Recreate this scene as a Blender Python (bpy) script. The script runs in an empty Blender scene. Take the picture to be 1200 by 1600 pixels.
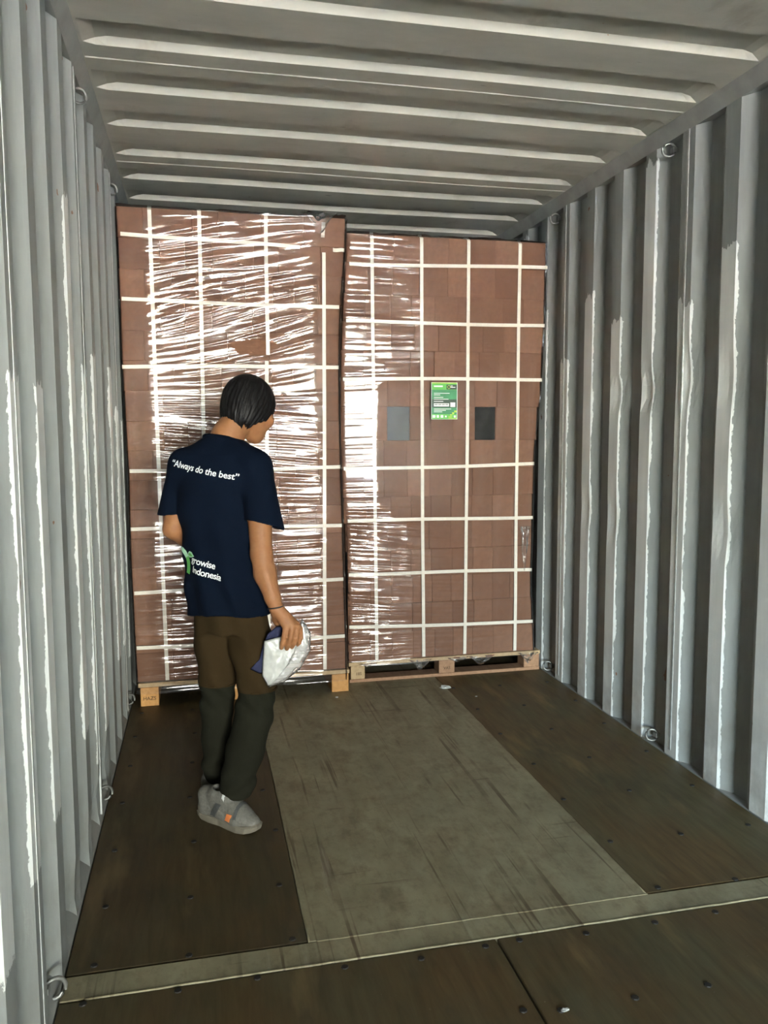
import bpy, bmesh, math, random
import numpy as np
from mathutils import Vector, Matrix
from mathutils.bvhtree import BVHTree

random.seed(7)
RNG = np.random.default_rng(7)
S = bpy.context.scene
COL = S.collection

# ------------------------------------------------------------------ camera
F_PX, YAW, PITCH, ROLL, CAM = 1265.36, 0.2241, 0.0969, -0.0038, (-0.7903, 0.0, 1.3982)
cd = bpy.data.cameras.new('camera')
cam = bpy.data.objects.new('camera', cd)
COL.objects.link(cam)
cd.sensor_fit = 'HORIZONTAL'
cd.sensor_width = 36.0
cd.lens = 36.0 * F_PX / 1200.0
cd.clip_start = 0.02
_cy, _sy, _cp, _sp = math.cos(YAW), math.sin(YAW), math.cos(PITCH), math.sin(PITCH)
_F = Vector((_sy * _cp, _cy * _cp, -_sp))
_R0 = Vector((_cy, -_sy, 0))
_U0 = _R0.cross(_F)
_R = math.cos(ROLL) * _R0 + math.sin(ROLL) * _U0
_U = -math.sin(ROLL) * _R0 + math.cos(ROLL) * _U0
cam.matrix_world = Matrix(((_R.x, _U.x, -_F.x, CAM[0]), (_R.y, _U.y, -_F.y, CAM[1]), (_R.z, _U.z, -_F.z, CAM[2]), (0, 0, 0, 1)))
S.camera = cam

# ------------------------------------------------------------------ daylight
W = bpy.data.worlds.new('sky')
S.world = W
W.use_nodes = True
wn, wl = W.node_tree.nodes, W.node_tree.links
wn.clear()
wo = wn.new('ShaderNodeOutputWorld')
wb = wn.new('ShaderNodeBackground')
sky = wn.new('ShaderNodeTexSky')
sky.sky_type = 'NISHITA'
sky.sun_disc = False
sky.sun_elevation = math.radians(48)
sky.sun_rotation = math.radians(60)
sky.air_density = 1.3
sky.dust_density = 2.0
tcw = wn.new('ShaderNodeTexCoord')
cn = wn.new('ShaderNodeTexNoise')
cn.inputs['Scale'].default_value = 3.2
cn.inputs['Detail'].default_value = 6
cr = wn.new('ShaderNodeValToRGB')
cr.color_ramp.elements[0].position = 0.44
cr.color_ramp.elements[1].position = 0.62
cmix = wn.new('ShaderNodeMix')
cmix.data_type = 'RGBA'
cmix.inputs[7].default_value = (0.92, 0.92, 0.90, 1)      # white cloud
sscale = wn.new('ShaderNodeMix')
sscale.data_type = 'RGBA'
sscale.blend_type = 'MULTIPLY'
sscale.inputs[0].default_value = 1.0
sscale.inputs[7].default_value = (1.0, 1.0, 1.0, 1)
wl.new(tcw.outputs['Generated'], cn.inputs['Vector'])
wl.new(cn.outputs['Fac'], cr.inputs['Fac'])
wl.new(sky.outputs['Color'], sscale.inputs[6])
wl.new(cr.outputs['Color'], cmix.inputs[0])
wl.new(sscale.outputs[2], cmix.inputs[6])
wl.new(cmix.outputs[2], wb.inputs['Color'])
wb.inputs['Strength'].default_value = 1.0
wl.new(wb.outputs[0], wo.inputs['Surface'])

sd = bpy.data.lights.new('sun', 'SUN')
sd.energy = 6.0
sd.angle = math.radians(0.6)
sd.color = (1.0, 0.95, 0.86)
sun = bpy.data.objects.new('sun', sd)
COL.objects.link(sun)
_el, _az = math.radians(50), math.radians(35)          # the sun stands behind the closed end of the container
_sd = Vector((math.sin(_az) * math.cos(_el), math.cos(_az) * math.cos(_el), math.sin(_el)))
sun.rotation_euler = _sd.to_track_quat('Z', 'Y').to_euler()

DOOR_Y = -6.55
pd = bpy.data.lights.new('door_portal', 'AREA')
pd.shape = 'RECTANGLE'
pd.size, pd.size_y = 2.34, 2.66
pd.cycles.is_portal = True
po = bpy.data.objects.new('door_portal', pd)
COL.objects.link(po)
po.location = (0, DOOR_Y - 0.02, 1.33)
po.rotation_euler = (math.radians(90), 0, 0)

vs = S.view_settings
vs.view_transform = 'Standard'
vs.look = 'None'
vs.gamma = 1.0
vs.use_curve_mapping = False
vs.exposure = 5.3
S.cycles.use_denoising = True
S.cycles.max_bounces = 14
S.cycles.diffuse_bounces = 8
S.cycles.glossy_bounces = 6
S.cycles.transparent_max_bounces = 24
S.cycles.caustics_reflective = False
S.cycles.sample_clamp_indirect = 12.0

# ------------------------------------------------------------------ helpers
def tag(o, label=None, cat=None, group=None, kind=None):
    if label: o['label'] = label
    if cat: o['category'] = cat
    if group: o['group'] = group
    if kind: o['kind'] = kind
    return o

def empty(name, loc=(0, 0, 0)):
    o = bpy.data.objects.new(name, None)
    o.empty_display_size = 0.1
    o.location = loc
    COL.objects.link(o)
    return o

def link(name, me, mat=None, parent=None, smooth=False):
    o = bpy.data.objects.new(name, me)
    COL.objects.link(o)
    if mat is not None and len(me.materials) == 0:
        me.materials.append(mat)
    if parent is not None:
        o.parent = parent
        o.matrix_parent_inverse = Matrix.Translation(-parent.location) if parent.parent is None else Matrix.Translation(-(parent.matrix_parent_inverse.to_translation() + parent.location + parent.parent.location))
        if parent.parent is not None:
            o.matrix_parent_inverse = Matrix.Identity(4)
    if smooth:
        me.shade_smooth()
    return o

def mesh(name, V, Fs, mat=None, parent=None, smooth=False):
    me = bpy.data.meshes.new(name)
    me.from_pydata([tuple(map(float, v)) for v in V], [], [tuple(map(int, f)) for f in Fs])
    me.update()
    return link(name, me, mat, parent, smooth)

def bm_mesh(name, bm, mat=None, parent=None, smooth=False):
    me = bpy.data.meshes.new(name)
    bmesh.ops.recalc_face_normals(bm, faces=bm.faces)
    bm.to_mesh(me)
    bm.free()
    return link(name, me, mat, parent, smooth)

def add_box(bm, x0, x1, y0, y1, z0, z1):
    v = [bm.verts.new((x, y, z)) for z in (z0, z1) for y in (y0, y1) for x in (x0, x1)]
    for f in ((0, 2, 3, 1), (4, 5, 7, 6), (0, 1, 5, 4), (2, 6, 7, 3), (0, 4, 6, 2), (1, 3, 7, 5)):
        bm.faces.new([v[i] for i in f])
    return v

def box(name, x0, x1, y0, y1, z0, z1, mat, parent=None, bevel=0.0):
    bm = bmesh.new()
    add_box(bm, x0, x1, y0, y1, z0, z1)
    if bevel:
        bmesh.ops.bevel(bm, geom=bm.edges[:], offset=bevel, segments=1, affect='EDGES')
    return bm_mesh(name, bm, mat, parent)

def tube(name, pts, rad, mat, parent=None, n=8, closed=False, flat=1.0):
    pts = [Vector(p) for p in pts]
    V, Fs = [], []
    m = len(pts)
    for i, p in enumerate(pts):
        a = pts[(i - 1) % m] if (closed or i > 0) else p
        b = pts[(i + 1) % m] if (closed or i < m - 1) else p
        t = (b - a).normalized()
        ref = Vector((0, 0, 1)) if abs(t.z) < 0.9 else Vector((1, 0, 0))
        s = t.cross(ref).normalized()
        u = s.cross(t).normalized()
        r = rad[i] if isinstance(rad, (list, tuple)) else rad
        for k in range(n):
            th = 2 * math.pi * k / n
            V.append(p + s * (r * math.cos(th)) + u * (r * flat * math.sin(th)))
    for i in range(m if closed else m - 1):
        for k in range(n):
            j = (i + 1) % m
            Fs.append((i * n + k, i * n + (k + 1) % n, j * n + (k + 1) % n, j * n + k))
    if not closed:
        Fs.append(tuple(range(n))[::-1])
        Fs.append(tuple((m - 1) * n + k for k in range(n)))
    return mesh(name, V, Fs, mat, parent, True)

def vnoise(x, y, seed=0):
    """smooth value noise in -1..1 on arrays"""
    x = np.asarray(x, float); y = np.asarray(y, float)
    r = np.random.default_rng(seed)
    T = r.uniform(-1, 1, (256, 256))
    xi = np.floor(x).astype(int); yi = np.floor(y).astype(int)
    fx = x - xi; fy = y - yi
    fx = fx * fx * (3 - 2 * fx); fy = fy * fy * (3 - 2 * fy)
    a = T[xi % 256, yi % 256]; b = T[(xi + 1) % 256, yi % 256]
    c = T[xi % 256, (yi + 1) % 256]; d = T[(xi + 1) % 256, (yi + 1) % 256]
    return (a * (1 - fx) + b * fx) * (1 - fy) + (c * (1 - fx) + d * fx) * fy

# ------------------------------------------------------------------ materials
class NT:
    def __init__(s, name):
        s.m = bpy.data.materials.new(name)
        s.m.use_nodes = True
        s.n = s.m.node_tree.nodes
        s.l = s.m.node_tree.links
        s.n.clear()
        s.out = s.n.new('ShaderNodeOutputMaterial')
    def node(s, t, **kw):
        nd = s.n.new(t)
        for k, v in kw.items():
            setattr(nd, k, v)
        return nd
    def put(s, sock, v):
        if hasattr(v, 'is_output') or hasattr(v, 'links'):
            s.l.new(v, sock)
        else:
            if isinstance(v, (tuple, list)) and len(v) == 3 and sock.type == 'RGBA':
                v = (*v, 1)
            sock.default_value = v
    def coord(s, which='Object'):
        return s.node('ShaderNodeTexCoord').outputs[which]
    def mapping(s, vec, scale=(1, 1, 1), rot=(0, 0, 0), loc=(0, 0, 0)):
        m = s.node('ShaderNodeMapping')
        s.l.new(vec, m.inputs['Vector'])
        m.inputs['Scale'].default_value = scale
        m.inputs['Rotation'].default_value = rot
        m.inputs['Location'].default_value = loc
        return m.outputs[0]
    def noise(s, vec, scale=5, detail=4, rough=0.55, dist=0.0):
        n = s.node('ShaderNodeTexNoise')
        s.l.new(vec, n.inputs['Vector'])
        n.inputs['Scale'].default_value = scale
        n.inputs['Detail'].default_value = detail
        n.inputs['Roughness'].default_value = rough
        n.inputs['Distortion'].default_value = dist
        return n.outputs['Fac']
    def ramp(s, fac, a, b, ca=(0, 0, 0), cb=(1, 1, 1)):
        r = s.node('ShaderNodeValToRGB')
        s.l.new(fac, r.inputs['Fac'])
        e = r.color_ramp.elements
        e[0].position, e[1].position = a, b
        e[0].color, e[1].color = (*ca, 1), (*cb, 1)
        return r.outputs['Color']
    def mix(s, fac, a, b, mode='MIX'):
        m = s.node('ShaderNodeMix', data_type='RGBA', blend_type=mode)
        s.put(m.inputs[0], fac); s.put(m.inputs[6], a); s.put(m.inputs[7], b)
        return m.outputs[2]
    def math(s, op, a, b=0.0, c=None, clamp=False):
        m = s.node('ShaderNodeMath', operation=op, use_clamp=clamp)
        s.put(m.inputs[0], a); s.put(m.inputs[1], b)
        if c is not None: s.put(m.inputs[2], c)
        return m.outputs[0]
    def sep(s, vec):
        x = s.node('ShaderNodeSeparateXYZ'); s.l.new(vec, x.inputs[0]); return x.outputs
    def attr(s, name):
        a = s.node('ShaderNodeAttribute', attribute_name=name); return a.outputs
    def bump(s, h, strength=0.3, dist=0.01):
        b = s.node('ShaderNodeBump')
        b.inputs['Strength'].default_value = strength
        b.inputs['Distance'].default_value = dist
        s.l.new(h, b.inputs['Height'])
        return b.outputs[0]
    def bsdf(s, color, rough=0.5, metal=0.0, normal=None, spec=0.5, coat=0.0, sss=0.0, trans=0.0):
        p = s.node('ShaderNodeBsdfPrincipled')
        s.put(p.inputs['Base Color'], color)
        s.put(p.inputs['Roughness'], rough)
        s.put(p.inputs['Metallic'], metal)
        s.put(p.inputs['Specular IOR Level'], spec)
        if coat: p.inputs['Coat Weight'].default_value = coat
        if sss:
            p.inputs['Subsurface Weight'].default_value = sss
            p.inputs['Subsurface Radius'].default_value = (0.012, 0.005, 0.003)
        if normal is not None: s.l.new(normal, p.inputs['Normal'])
        s.l.new(p.outputs[0], s.out.inputs['Surface'])
        return p

def mat_simple(name, col, rough=0.5, var=0.12, scale=30, bump=0.0, metal=0.0, spec=0.5, stretch=(1, 1, 1)):
    t = NT(name)
    v = t.mapping(t.coord(), stretch)
    n = t.noise(v, scale, 4)
    dark = tuple(c * (1 - var) for c in col)
    lite = tuple(min(1, c * (1 + var)) for c in col)
    c = t.ramp(n, 0.3, 0.7, dark, lite)
    t.bsdf(c, rough, metal, t.bump(n, bump, 0.004) if bump else None, spec)
    return t.m

def mat_wall():
    t = NT('container_wall_paint')
    co = t.coord()
    z = t.sep(co)[2]
    st = t.noise(t.mapping(co, (6, 6, 0.7)), 3.0, 5, 0.6)
    blot = t.noise(co, 3.5, 5, 0.6)
    c = t.ramp(st, 0.3, 0.75, (0.27, 0.285, 0.285), (0.345, 0.365, 0.365))
    c = t.mix(t.math('MULTIPLY', t.ramp(blot, 0.5, 0.75), 0.3), c, (0.24, 0.25, 0.24))
    # fresh roller paint on the crests and its ragged spill over the edge of the crest
    a = t.attr('paint')
    u = t.sep(a[1])[0]       # signed distance from the crest edge, metres (+ on the crest, - down the door-side flank)
    zt = t.sep(a[1])[1]      # height this crest was painted up to
    zb = t.sep(a[1])[2]
    rag = t.noise(t.mapping(co, (40, 40, 26)), 1.0, 5, 0.7)
    rag2 = t.noise(t.mapping(co, (1, 1, 3.0)), 1.5, 2)
    lim = t.math('MULTIPLY_ADD', rag, -0.028, t.math('MULTIPLY_ADD', rag2, -0.032, 0.0195))
    m1 = t.math('GREATER_THAN', u, lim)
    top = t.math('MULTIPLY_ADD', t.noise(t.mapping(co, (30, 30, 8)), 1.0, 3), 0.14, zt)
    m2 = t.math('LESS_THAN', z, top)
    m3 = t.math('GREATER_THAN', z, t.math('MULTIPLY_ADD', rag, 0.1, zb))
    m4 = t.math('LESS_THAN', u, 0.5)
    pm = t.math('MULTIPLY', t.math('MULTIPLY', m1, m2), t.math('MULTIPLY', m3, m4))
    c = t.mix(pm, c, t.ramp(st, 0.3, 0.7, (0.74, 0.77, 0.78), (0.86, 0.88, 0.88)))
    # brown dirt low down and rust spots
    dirt = t.math('MULTIPLY', t.math('SUBTRACT', 1.0, t.math('MULTIPLY', z, 1.8, clamp=True), clamp=True), t.ramp(t.noise(co, 9, 5), 0.35, 0.7))
    c = t.mix(t.math('MULTIPLY', dirt, 0.55), c, (0.17, 0.155, 0.125))
    rust = t.math('GREATER_THAN', t.noise(t.mapping(co, (1, 1, 0.6)), 13, 3, 0.55), 0.735)
    c = t.mix(t.math('MULTIPLY', rust, 0.85), c, (0.19, 0.075, 0.03))
    t.bsdf(c, t.math('MULTIPLY_ADD', pm, -0.12, 0.5), 0, t.bump(t.noise(t.mapping(co, (12, 12, 3)), 6, 5), 0.12, 0.006), 0.5)
    return t.m

def mat_roof():
    t = NT('container_roof_paint')
    co = t.coord()
    n = t.noise(t.mapping(co, (0.8, 2, 2)), 4, 6, 0.6)
    c = t.ramp(n, 0.3, 0.75, (0.375, 0.368, 0.325), (0.475, 0.468, 0.415))
    smear = t.ramp(t.noise(t.mapping(co, (1.6, 0.9, 1), (0, 0, 0.5)), 2.6, 5, 0.6), 0.6, 0.76)
    c = t.mix(t.math('MULTIPLY', smear, 0.5), c, (0.16, 0.125, 0.085))
    scr = t.ramp(t.noise(t.mapping(co, (2.5, 14, 1), (0, 0, -0.75)), 2.6, 4, 0.6), 0.70, 0.74)
    c = t.mix(t.math('MULTIPLY', scr, 0.7), c, (0.07, 0.065, 0.06))
    rust = t.math('GREATER_THAN', t.noise(t.mapping(co, (5, 16, 5)), 2.3, 4, 0.6), 0.735)
    c = t.mix(rust, c, (0.24, 0.085, 0.03))
    t.bsdf(c, 0.55, 0, t.bump(n, 0.1, 0.006), 0.4)
    return t.m

def mat_floor(name, g):
    t = NT(name)
    def sc(*cs): return [(c[0] * g, c[1] * g, c[2] * g * 0.88) for c in cs]
    co = t.coord()
    grain = t.noise(t.mapping(co, (9, 1.1, 1)), 4, 6, 0.6, 0.4)
    blot = t.noise(t.mapping(co, (1.6, 0.8, 1)), 2.1, 5, 0.6)
    c = t.ramp(grain, 0.3, 0.75, *sc((0.050, 0.031, 0.0125), (0.094, 0.061, 0.027)))
    c = t.mix(t.ramp(blot, 0.42, 0.62), c, t.ramp(grain, 0.3, 0.7, *sc((0.050, 0.041, 0.021), (0.078, 0.066, 0.037))))
    light = t.ramp(t.noise(t.mapping(co, (3.2, 0.7, 1)), 2.4, 5), 0.58, 0.74)
    c = t.mix(t.math('MULTIPLY', light, 0.75), c, (0.17 * g, 0.115 * g, 0.050 * g))
    dk = t.ramp(t.noise(t.mapping(co, (2.4, 1.0, 1), loc=(7, 3, 0)), 2.0, 5, 0.6), 0.55, 0.70)
    c = t.mix(t.math('MULTIPLY', dk, 0.6), c, (0.032, 0.026, 0.016))
    speck = t.math('GREATER_THAN', t.noise(co, 75, 2), 0.755)
    c = t.mix(t.math('MULTIPLY', speck, 0.5), c, (0.22, 0.19, 0.15))
    t.bsdf(c, t.math('MULTIPLY_ADD', blot, 0.25, 0.42), 0, t.bump(grain, 0.15, 0.003), 0.35)
    return t.m

def mat_tunnel():
    t = NT('tunnel_plate_paint')
    co = t.coord()
    n = t.noise(t.mapping(co, (2.5, 1.2, 1)), 3, 6, 0.62)
    c = t.ramp(n, 0.3, 0.72, (0.215, 0.190, 0.115), (0.350, 0.318, 0.205))
    brown = t.ramp(t.noise(t.mapping(co, (2.2, 1.4, 1)), 2.6, 6, 0.65), 0.52, 0.72)
    c = t.mix(t.math('MULTIPLY', brown, 0.75), c, (0.115, 0.082, 0.040))
    fine = t.ramp(t.noise(t.mapping(co, (1.6, 1, 1)), 17, 6, 0.7), 0.48, 0.72)
    c = t.mix(t.math('MULTIPLY', fine, 0.5), c, (0.110, 0.085, 0.045))
    for i, (sc, rot, lo, hi, k) in enumerate((((34, 0.8, 1), 0.10, 0.61, 0.66, 0.75), ((30, 0.7, 1), -0.24, 0.62, 0.67, 0.8), ((26, 0.9, 1), 0.36, 0.64, 0.69, 0.75), ((2.2, 26, 1), 0.12, 0.67, 0.71, 0.5))):
        wv = t.noise(t.mapping(co, sc, (0, 0, rot), (i * 3.1, i * 1.7, 0)), 1.0, 3, 0.5, 0.25)
        brk = t.ramp(t.noise(t.mapping(co, loc=(i * 5, 2, 0)), 2.6, 4), 0.44, 0.60)
        c = t.mix(t.math('MULTIPLY', t.math('MULTIPLY', t.ramp(wv, lo, hi), brk), k), c, (0.085, 0.052, 0.024))
    pale = t.ramp(t.noise(t.mapping(co, (9, 0.8, 1)), 2.2, 5), 0.64, 0.74)
    c = t.mix(t.math('MULTIPLY', pale, 0.4), c, (0.46, 0.43, 0.33))
    t.bsdf(c, 0.52, 0, t.bump(n, 0.12, 0.004), 0.4)
    return t.m

def mat_block():
    t = NT('pressed_coir_block')
    co = t.coord()
    ob = t.node('ShaderNodeObjectInfo').outputs['Random']
    n = t.noise(t.mapping(co, (1, 1, 1)), 55, 5, 0.7)
    m = t.noise(co, 6, 3)
    c = t.ramp(ob, 0.0, 1.0, (0.185, 0.088, 0.052), (0.265, 0.135, 0.082))
    c = t.mix(t.ramp(m, 0.35, 0.7), c, t.mix(0.35, c, (0.13, 0.065, 0.045)))
    c = t.mix(t.math('MULTIPLY', t.ramp(n, 0.55, 0.8), 0.22), c, (0.36, 0.22, 0.15))
    t.bsdf(c, 0.85, 0, t.bump(n, 0.25, 0.003), 0.2)
    return t.m

def mat_film(name, gain=1.25, haze=0.05, rough=0.075):
    t = NT(name)
    co = t.coord()
    n1 = t.noise(t.mapping(co, (3, 3, 55), (0, math.radians(-4), 0)), 1.3, 4, 0.6, 0.3)
    n2 = t.noise(t.mapping(co, (9, 9, 130), (0, math.radians(5), 0)), 1.0, 3, 0.6, 0.2)
    h = t.math('MULTIPLY_ADD', n2, 0.35, n1)
    nrm = t.bump(h, 0.10, 0.0022)
    fr = t.node('ShaderNodeFresnel')
    fr.inputs['IOR'].default_value = 1.45
    t.l.new(nrm, fr.inputs['Normal'])
    fac = t.math('MULTIPLY', fr.outputs[0], gain, clamp=True)
    tr = t.node('ShaderNodeBsdfTransparent')
    tr.inputs[0].default_value = (0.965, 0.955, 0.955, 1)
    gl = t.node('ShaderNodeBsdfGlossy')
    gl.inputs['Roughness'].default_value = rough
    t.l.new(nrm, gl.inputs['Normal'])
    gl2 = t.node('ShaderNodeBsdfGlossy')
    gl2.inputs['Roughness'].default_value = 0.36
    t.l.new(nrm, gl2.inputs['Normal'])
    gm = t.node('ShaderNodeMixShader')
    gm.inputs[0].default_value = 0.22
    t.l.new(gl.outputs[0], gm.inputs[1]); t.l.new(gl2.outputs[0], gm.inputs[2])
    df = t.node('ShaderNodeBsdfDiffuse')
    df.inputs[0].default_value = (0.8, 0.78, 0.78, 1)
    t.l.new(nrm, df.inputs['Normal'])
    hz = t.math('MULTIPLY', t.ramp(h, 0.5, 0.95), haze)
    m1 = t.node('ShaderNodeMixShader')
    t.l.new(hz, m1.inputs[0]); t.l.new(tr.outputs[0], m1.inputs[1]); t.l.new(df.outputs[0], m1.inputs[2])
    m2 = t.node('ShaderNodeMixShader')
    t.l.new(fac, m2.inputs[0]); t.l.new(m1.outputs[0], m2.inputs[1]); t.l.new(gm.outputs[0], m2.inputs[2])
    t.l.new(m2.outputs[0], t.out.inputs['Surface'])
    return t.m

def mat_wood(name, a, b):
    t = NT(name)
    co = t.coord()
    n = t.noise(t.mapping(co, (14, 2.2, 14)), 3, 5, 0.6, 0.8)
    c = t.ramp(n, 0.3, 0.72, a, b)
    t.bsdf(c, 0.75, 0, t.bump(n, 0.2, 0.002), 0.25)
    return t.m

def mat_cloth(name, col, rough=0.9, var=0.1):
    t = NT(name)
    co = t.coord()
    n = t.noise(co, 260, 2)
    m = t.noise(co, 7, 3)
    c = t.ramp(m, 0.3, 0.7, tuple(x * (1 - var) for x in col), tuple(x * (1 + var) for x in col))
    p = t.bsdf(c, rough, 0, t.bump(n, 0.25, 0.0015), 0.08)
    p.inputs['Sheen Weight'].default_value = 0.0
    return t.m

def mat_skin():
    t = NT('skin')
    co = t.coord()
    n = t.noise(co, 45, 4)
    c = t.ramp(n, 0.3, 0.7, (0.275, 0.122, 0.052), (0.330, 0.152, 0.067))
    t.bsdf(c, 0.55, 0, t.bump(n, 0.1, 0.001), 0.35, sss=0.08)
    return t.m

def mat_hair():
    t = NT('black_hair')
    co = t.coord()
    n = t.noise(t.mapping(co, (1, 1, 0.12)), 130, 3)
    c = t.ramp(n, 0.3, 0.7, (0.003, 0.003, 0.0035), (0.010, 0.009, 0.009))
    t.bsdf(c, 0.5, 0, t.bump(n, 0.5, 0.002), 0.18)
    return t.m

M = dict(
    wall=mat_wall(), roof=mat_roof(), floor=mat_floor('plywood_floor', 1.0), floor_pale=mat_floor('plywood_floor_worn', 1.55), floor_near=mat_floor('plywood_floor_near', 1.2), tunnel=mat_tunnel(), block=mat_block(),
    rail=mat_simple('rail_paint', (0.29, 0.295, 0.285), 0.55, 0.15, 8, 0.1),
    seam=mat_simple('weld_seam', (0.46, 0.48, 0.48), 0.5, 0.2, 40, 0.2),
    screw=mat_simple('screw_head', (0.012, 0.010, 0.008), 0.7, 0.3, 60),
    steel=mat_simple('ring_steel', (0.22, 0.22, 0.21), 0.4, 0.3, 40, 0.2, 0.6),
    film=mat_film('stretch_film'), flap=mat_film('loose_film', 2.2, 0.12, 0.12),
    strap=mat_simple('white_strap', (0.86, 0.82, 0.72), 0.5, 0.05, 60),
    greypack=mat_simple('grey_pack', (0.075, 0.085, 0.095), 0.6, 0.2, 30),
    black=mat_simple('black_pack', (0.007, 0.007, 0.008), 0.8, 0.2, 30, 0.0, 0.0, 0.05),
    wood_orange=mat_wood('pallet_wood_orange', (0.50, 0.25, 0.085), (0.66, 0.36, 0.14)),
    wood_pale=mat_wood('pallet_wood_pale', (0.44, 0.31, 0.17), (0.58, 0.43, 0.26)),
    wood_brown=mat_wood('pallet_wood_brown', (0.30, 0.17, 0.10), (0.42, 0.25, 0.15)),
    stamp=mat_simple('stamp_ink', (0.10, 0.055, 0.025), 0.8, 0.2, 50),
    concrete=mat_simple('yard_concrete', (0.56, 0.52, 0.44), 0.9, 0.12, 1.5),
    skin=mat_skin(), hair=mat_hair(),
    shirt=mat_cloth('navy_cotton', (0.0024, 0.0056, 0.0140)),
    print=mat_simple('white_print', (0.82, 0.84, 0.84), 0.6, 0.03, 60),
    green_l=mat_simple('pale_green_print', (0.42, 0.72, 0.50), 0.6, 0.08, 20),
    green=mat_simple('green_print', (0.13, 0.50, 0.10), 0.6, 0.08, 20),
    trouser=mat_cloth('brown_olive_twill', (0.034, 0.022, 0.0095)),
    trouser_low=mat_cloth('grey_green_twill', (0.0155, 0.0158, 0.0105)),
    shoe=mat_simple('grey_shoe_mesh', (0.145, 0.142, 0.125), 0.7, 0.2, 120, 0.3),
    shoe_sole=mat_simple('shoe_sole', (0.17, 0.155, 0.12), 0.7, 0.15, 40),
    shoe_dark=mat_simple('shoe_dark_panel', (0.065, 0.07, 0.07), 0.7, 0.2, 80),
    shoe_pale=mat_simple('shoe_reflective', (0.55, 0.57, 0.57), 0.4, 0.1, 60),
    orange=mat_simple('orange_accent', (0.80, 0.25, 0.08), 0.6, 0.05, 60),
    bracelet=mat_simple('dark_cord', (0.02, 0.018, 0.02), 0.6, 0.2, 150),
    bag=mat_simple('white_plastic', (0.50, 0.515, 0.50), 0.35, 0.05, 20, 0.1),
    navy=mat_cloth('navy_fabric', (0.030, 0.034, 0.075)),
    clear=mat_film('cloudy_plastic', 1.5, 0.6, 0.15),
    eye=mat_simple('eye', (0.05, 0.03, 0.02), 0.2, 0.1, 60),
)

# ================================================================== THE SETTING
HW = 1.165          # half the clear width between the wall crests
FRONT_Y = 5.52
ZW = 2.62
ROOF_Z = 2.668

# yard outside the open doors
yd = mesh('ground', [(-60, -80, -1.3), (60, -80, -1.3), (60, 60, -1.3), (-60, 60, -1.3)], [(0, 1, 2, 3)], M['concrete'])
tag(yd, 'concrete yard outside the open container', 'ground', kind='structure')

def corrugated_panel(parent, side, y0, y1, ridge0, dents, seed):
    """one welded wall panel; side = +1 right wall, -1 left wall"""
    PIT, FL, SL, OUT, DEP = 0.28, 0.085, 0.06, 0.075, 0.036
    rr = random.Random(seed)
    segs = []
    k0 = math.floor((y0 - ridge0) / PIT) - 1
    k1 = math.ceil((y1 - ridge0) / PIT) + 1
    pts = []
    for k in range(k0, k1):
        b = ridge0 + k * PIT
        pts += [(b, 0.0, k), (b + FL, 0.0, k), (b + FL + SL, DEP, k), (b + FL + SL + OUT, DEP, k)]
    out = []
    for (ya, da, ka), (yb, db, kb) in zip(pts, pts[1:]):
        if yb <= y0 or ya >= y1: continue
        ta = max(0, (y0 - ya) / (yb - ya)); tb = min(1, (y1 - ya) / (yb - ya))
        kind = 'crest' if (da == 0 and db == 0) else ('flank' if db < da else ('back' if da < db else 'trough'))
        rk = kb if kind == 'flank' else ka
        out.append((ya + (yb - ya) * ta, da + (db - da) * ta, ya + (yb - ya) * tb, da + (db - da) * tb, kind, rk))
    nz = 44
    zs = [ZW * i / nz for i in range(nz + 1)]
    def off(y, d, z, k):
        e = 0.0
        for (dy, dz, amp, wy, wz) in dents:
            e += amp * math.exp(-((y - dy) / wy) ** 2 - ((z - dz) / wz) ** 2) * (1 if d < 0.02 else 0.3)
        # lower ends of the crests are crushed into the rail
        return d + e
    V, Fs, UV = [], [], []
    for (ya, da, yb, db, kind, rk) in out:
        rk_rng = random.Random(rk * 31 + (5 if side > 0 else 11))
        zt = rk_rng.choice([1.72, 1.80, 1.86, 1.92, 2.02, 1.78]) if side > 0 else rk_rng.choice([1.55, 1.45, 1.62, 2.05, 1.40])
        if side > 0 and rk % 5 == 2: zt = 2.5
        if side < 0 and (rk % 4 == 3): zt = 0.2
        zb = -0.2 if side > 0 else rk_rng.uniform(0.18, 0.42)
        nsub = 3 if kind in ('crest', 'flank') else 1
        for q in range(nsub):
            t0, t1 = q / nsub, (q + 1) / nsub
            p0 = (ya + (yb - ya) * t0, da + (db - da) * t0); p1 = (ya + (yb - ya) * t1, da + (db - da) * t1)
            rb = ridge0 + rk * PIT
            def uval(p):
                if kind == 'crest': return p[0] - rb
                if kind == 'flank': return -math.hypot(p[0] - rb, p[1])
                return 1.0
            u0, u1 = uval(p0), uval(p1)
            base = len(V)
            for z in zs:
                for p, uu in ((p0, u0), (p1, u1)):
                    V.append((side * (HW + off(p[0], p[1], z, rk)), p[0], z))
                    UV.append((uu, zt, zb))
            for i in range(nz):
                a = base + i * 2
                f = (a, a + 1, a + 3, a + 2)
                Fs.append(f if side < 0 else f[::-1])
    o = mesh('corrugated_panel', V, Fs, M['wall'], parent)
    at = o.data.attributes.new('paint', 'FLOAT_VECTOR', 'POINT')
    at.data.foreach_set('vector', np.array(UV, np.float32).ravel())
    return o

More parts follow.
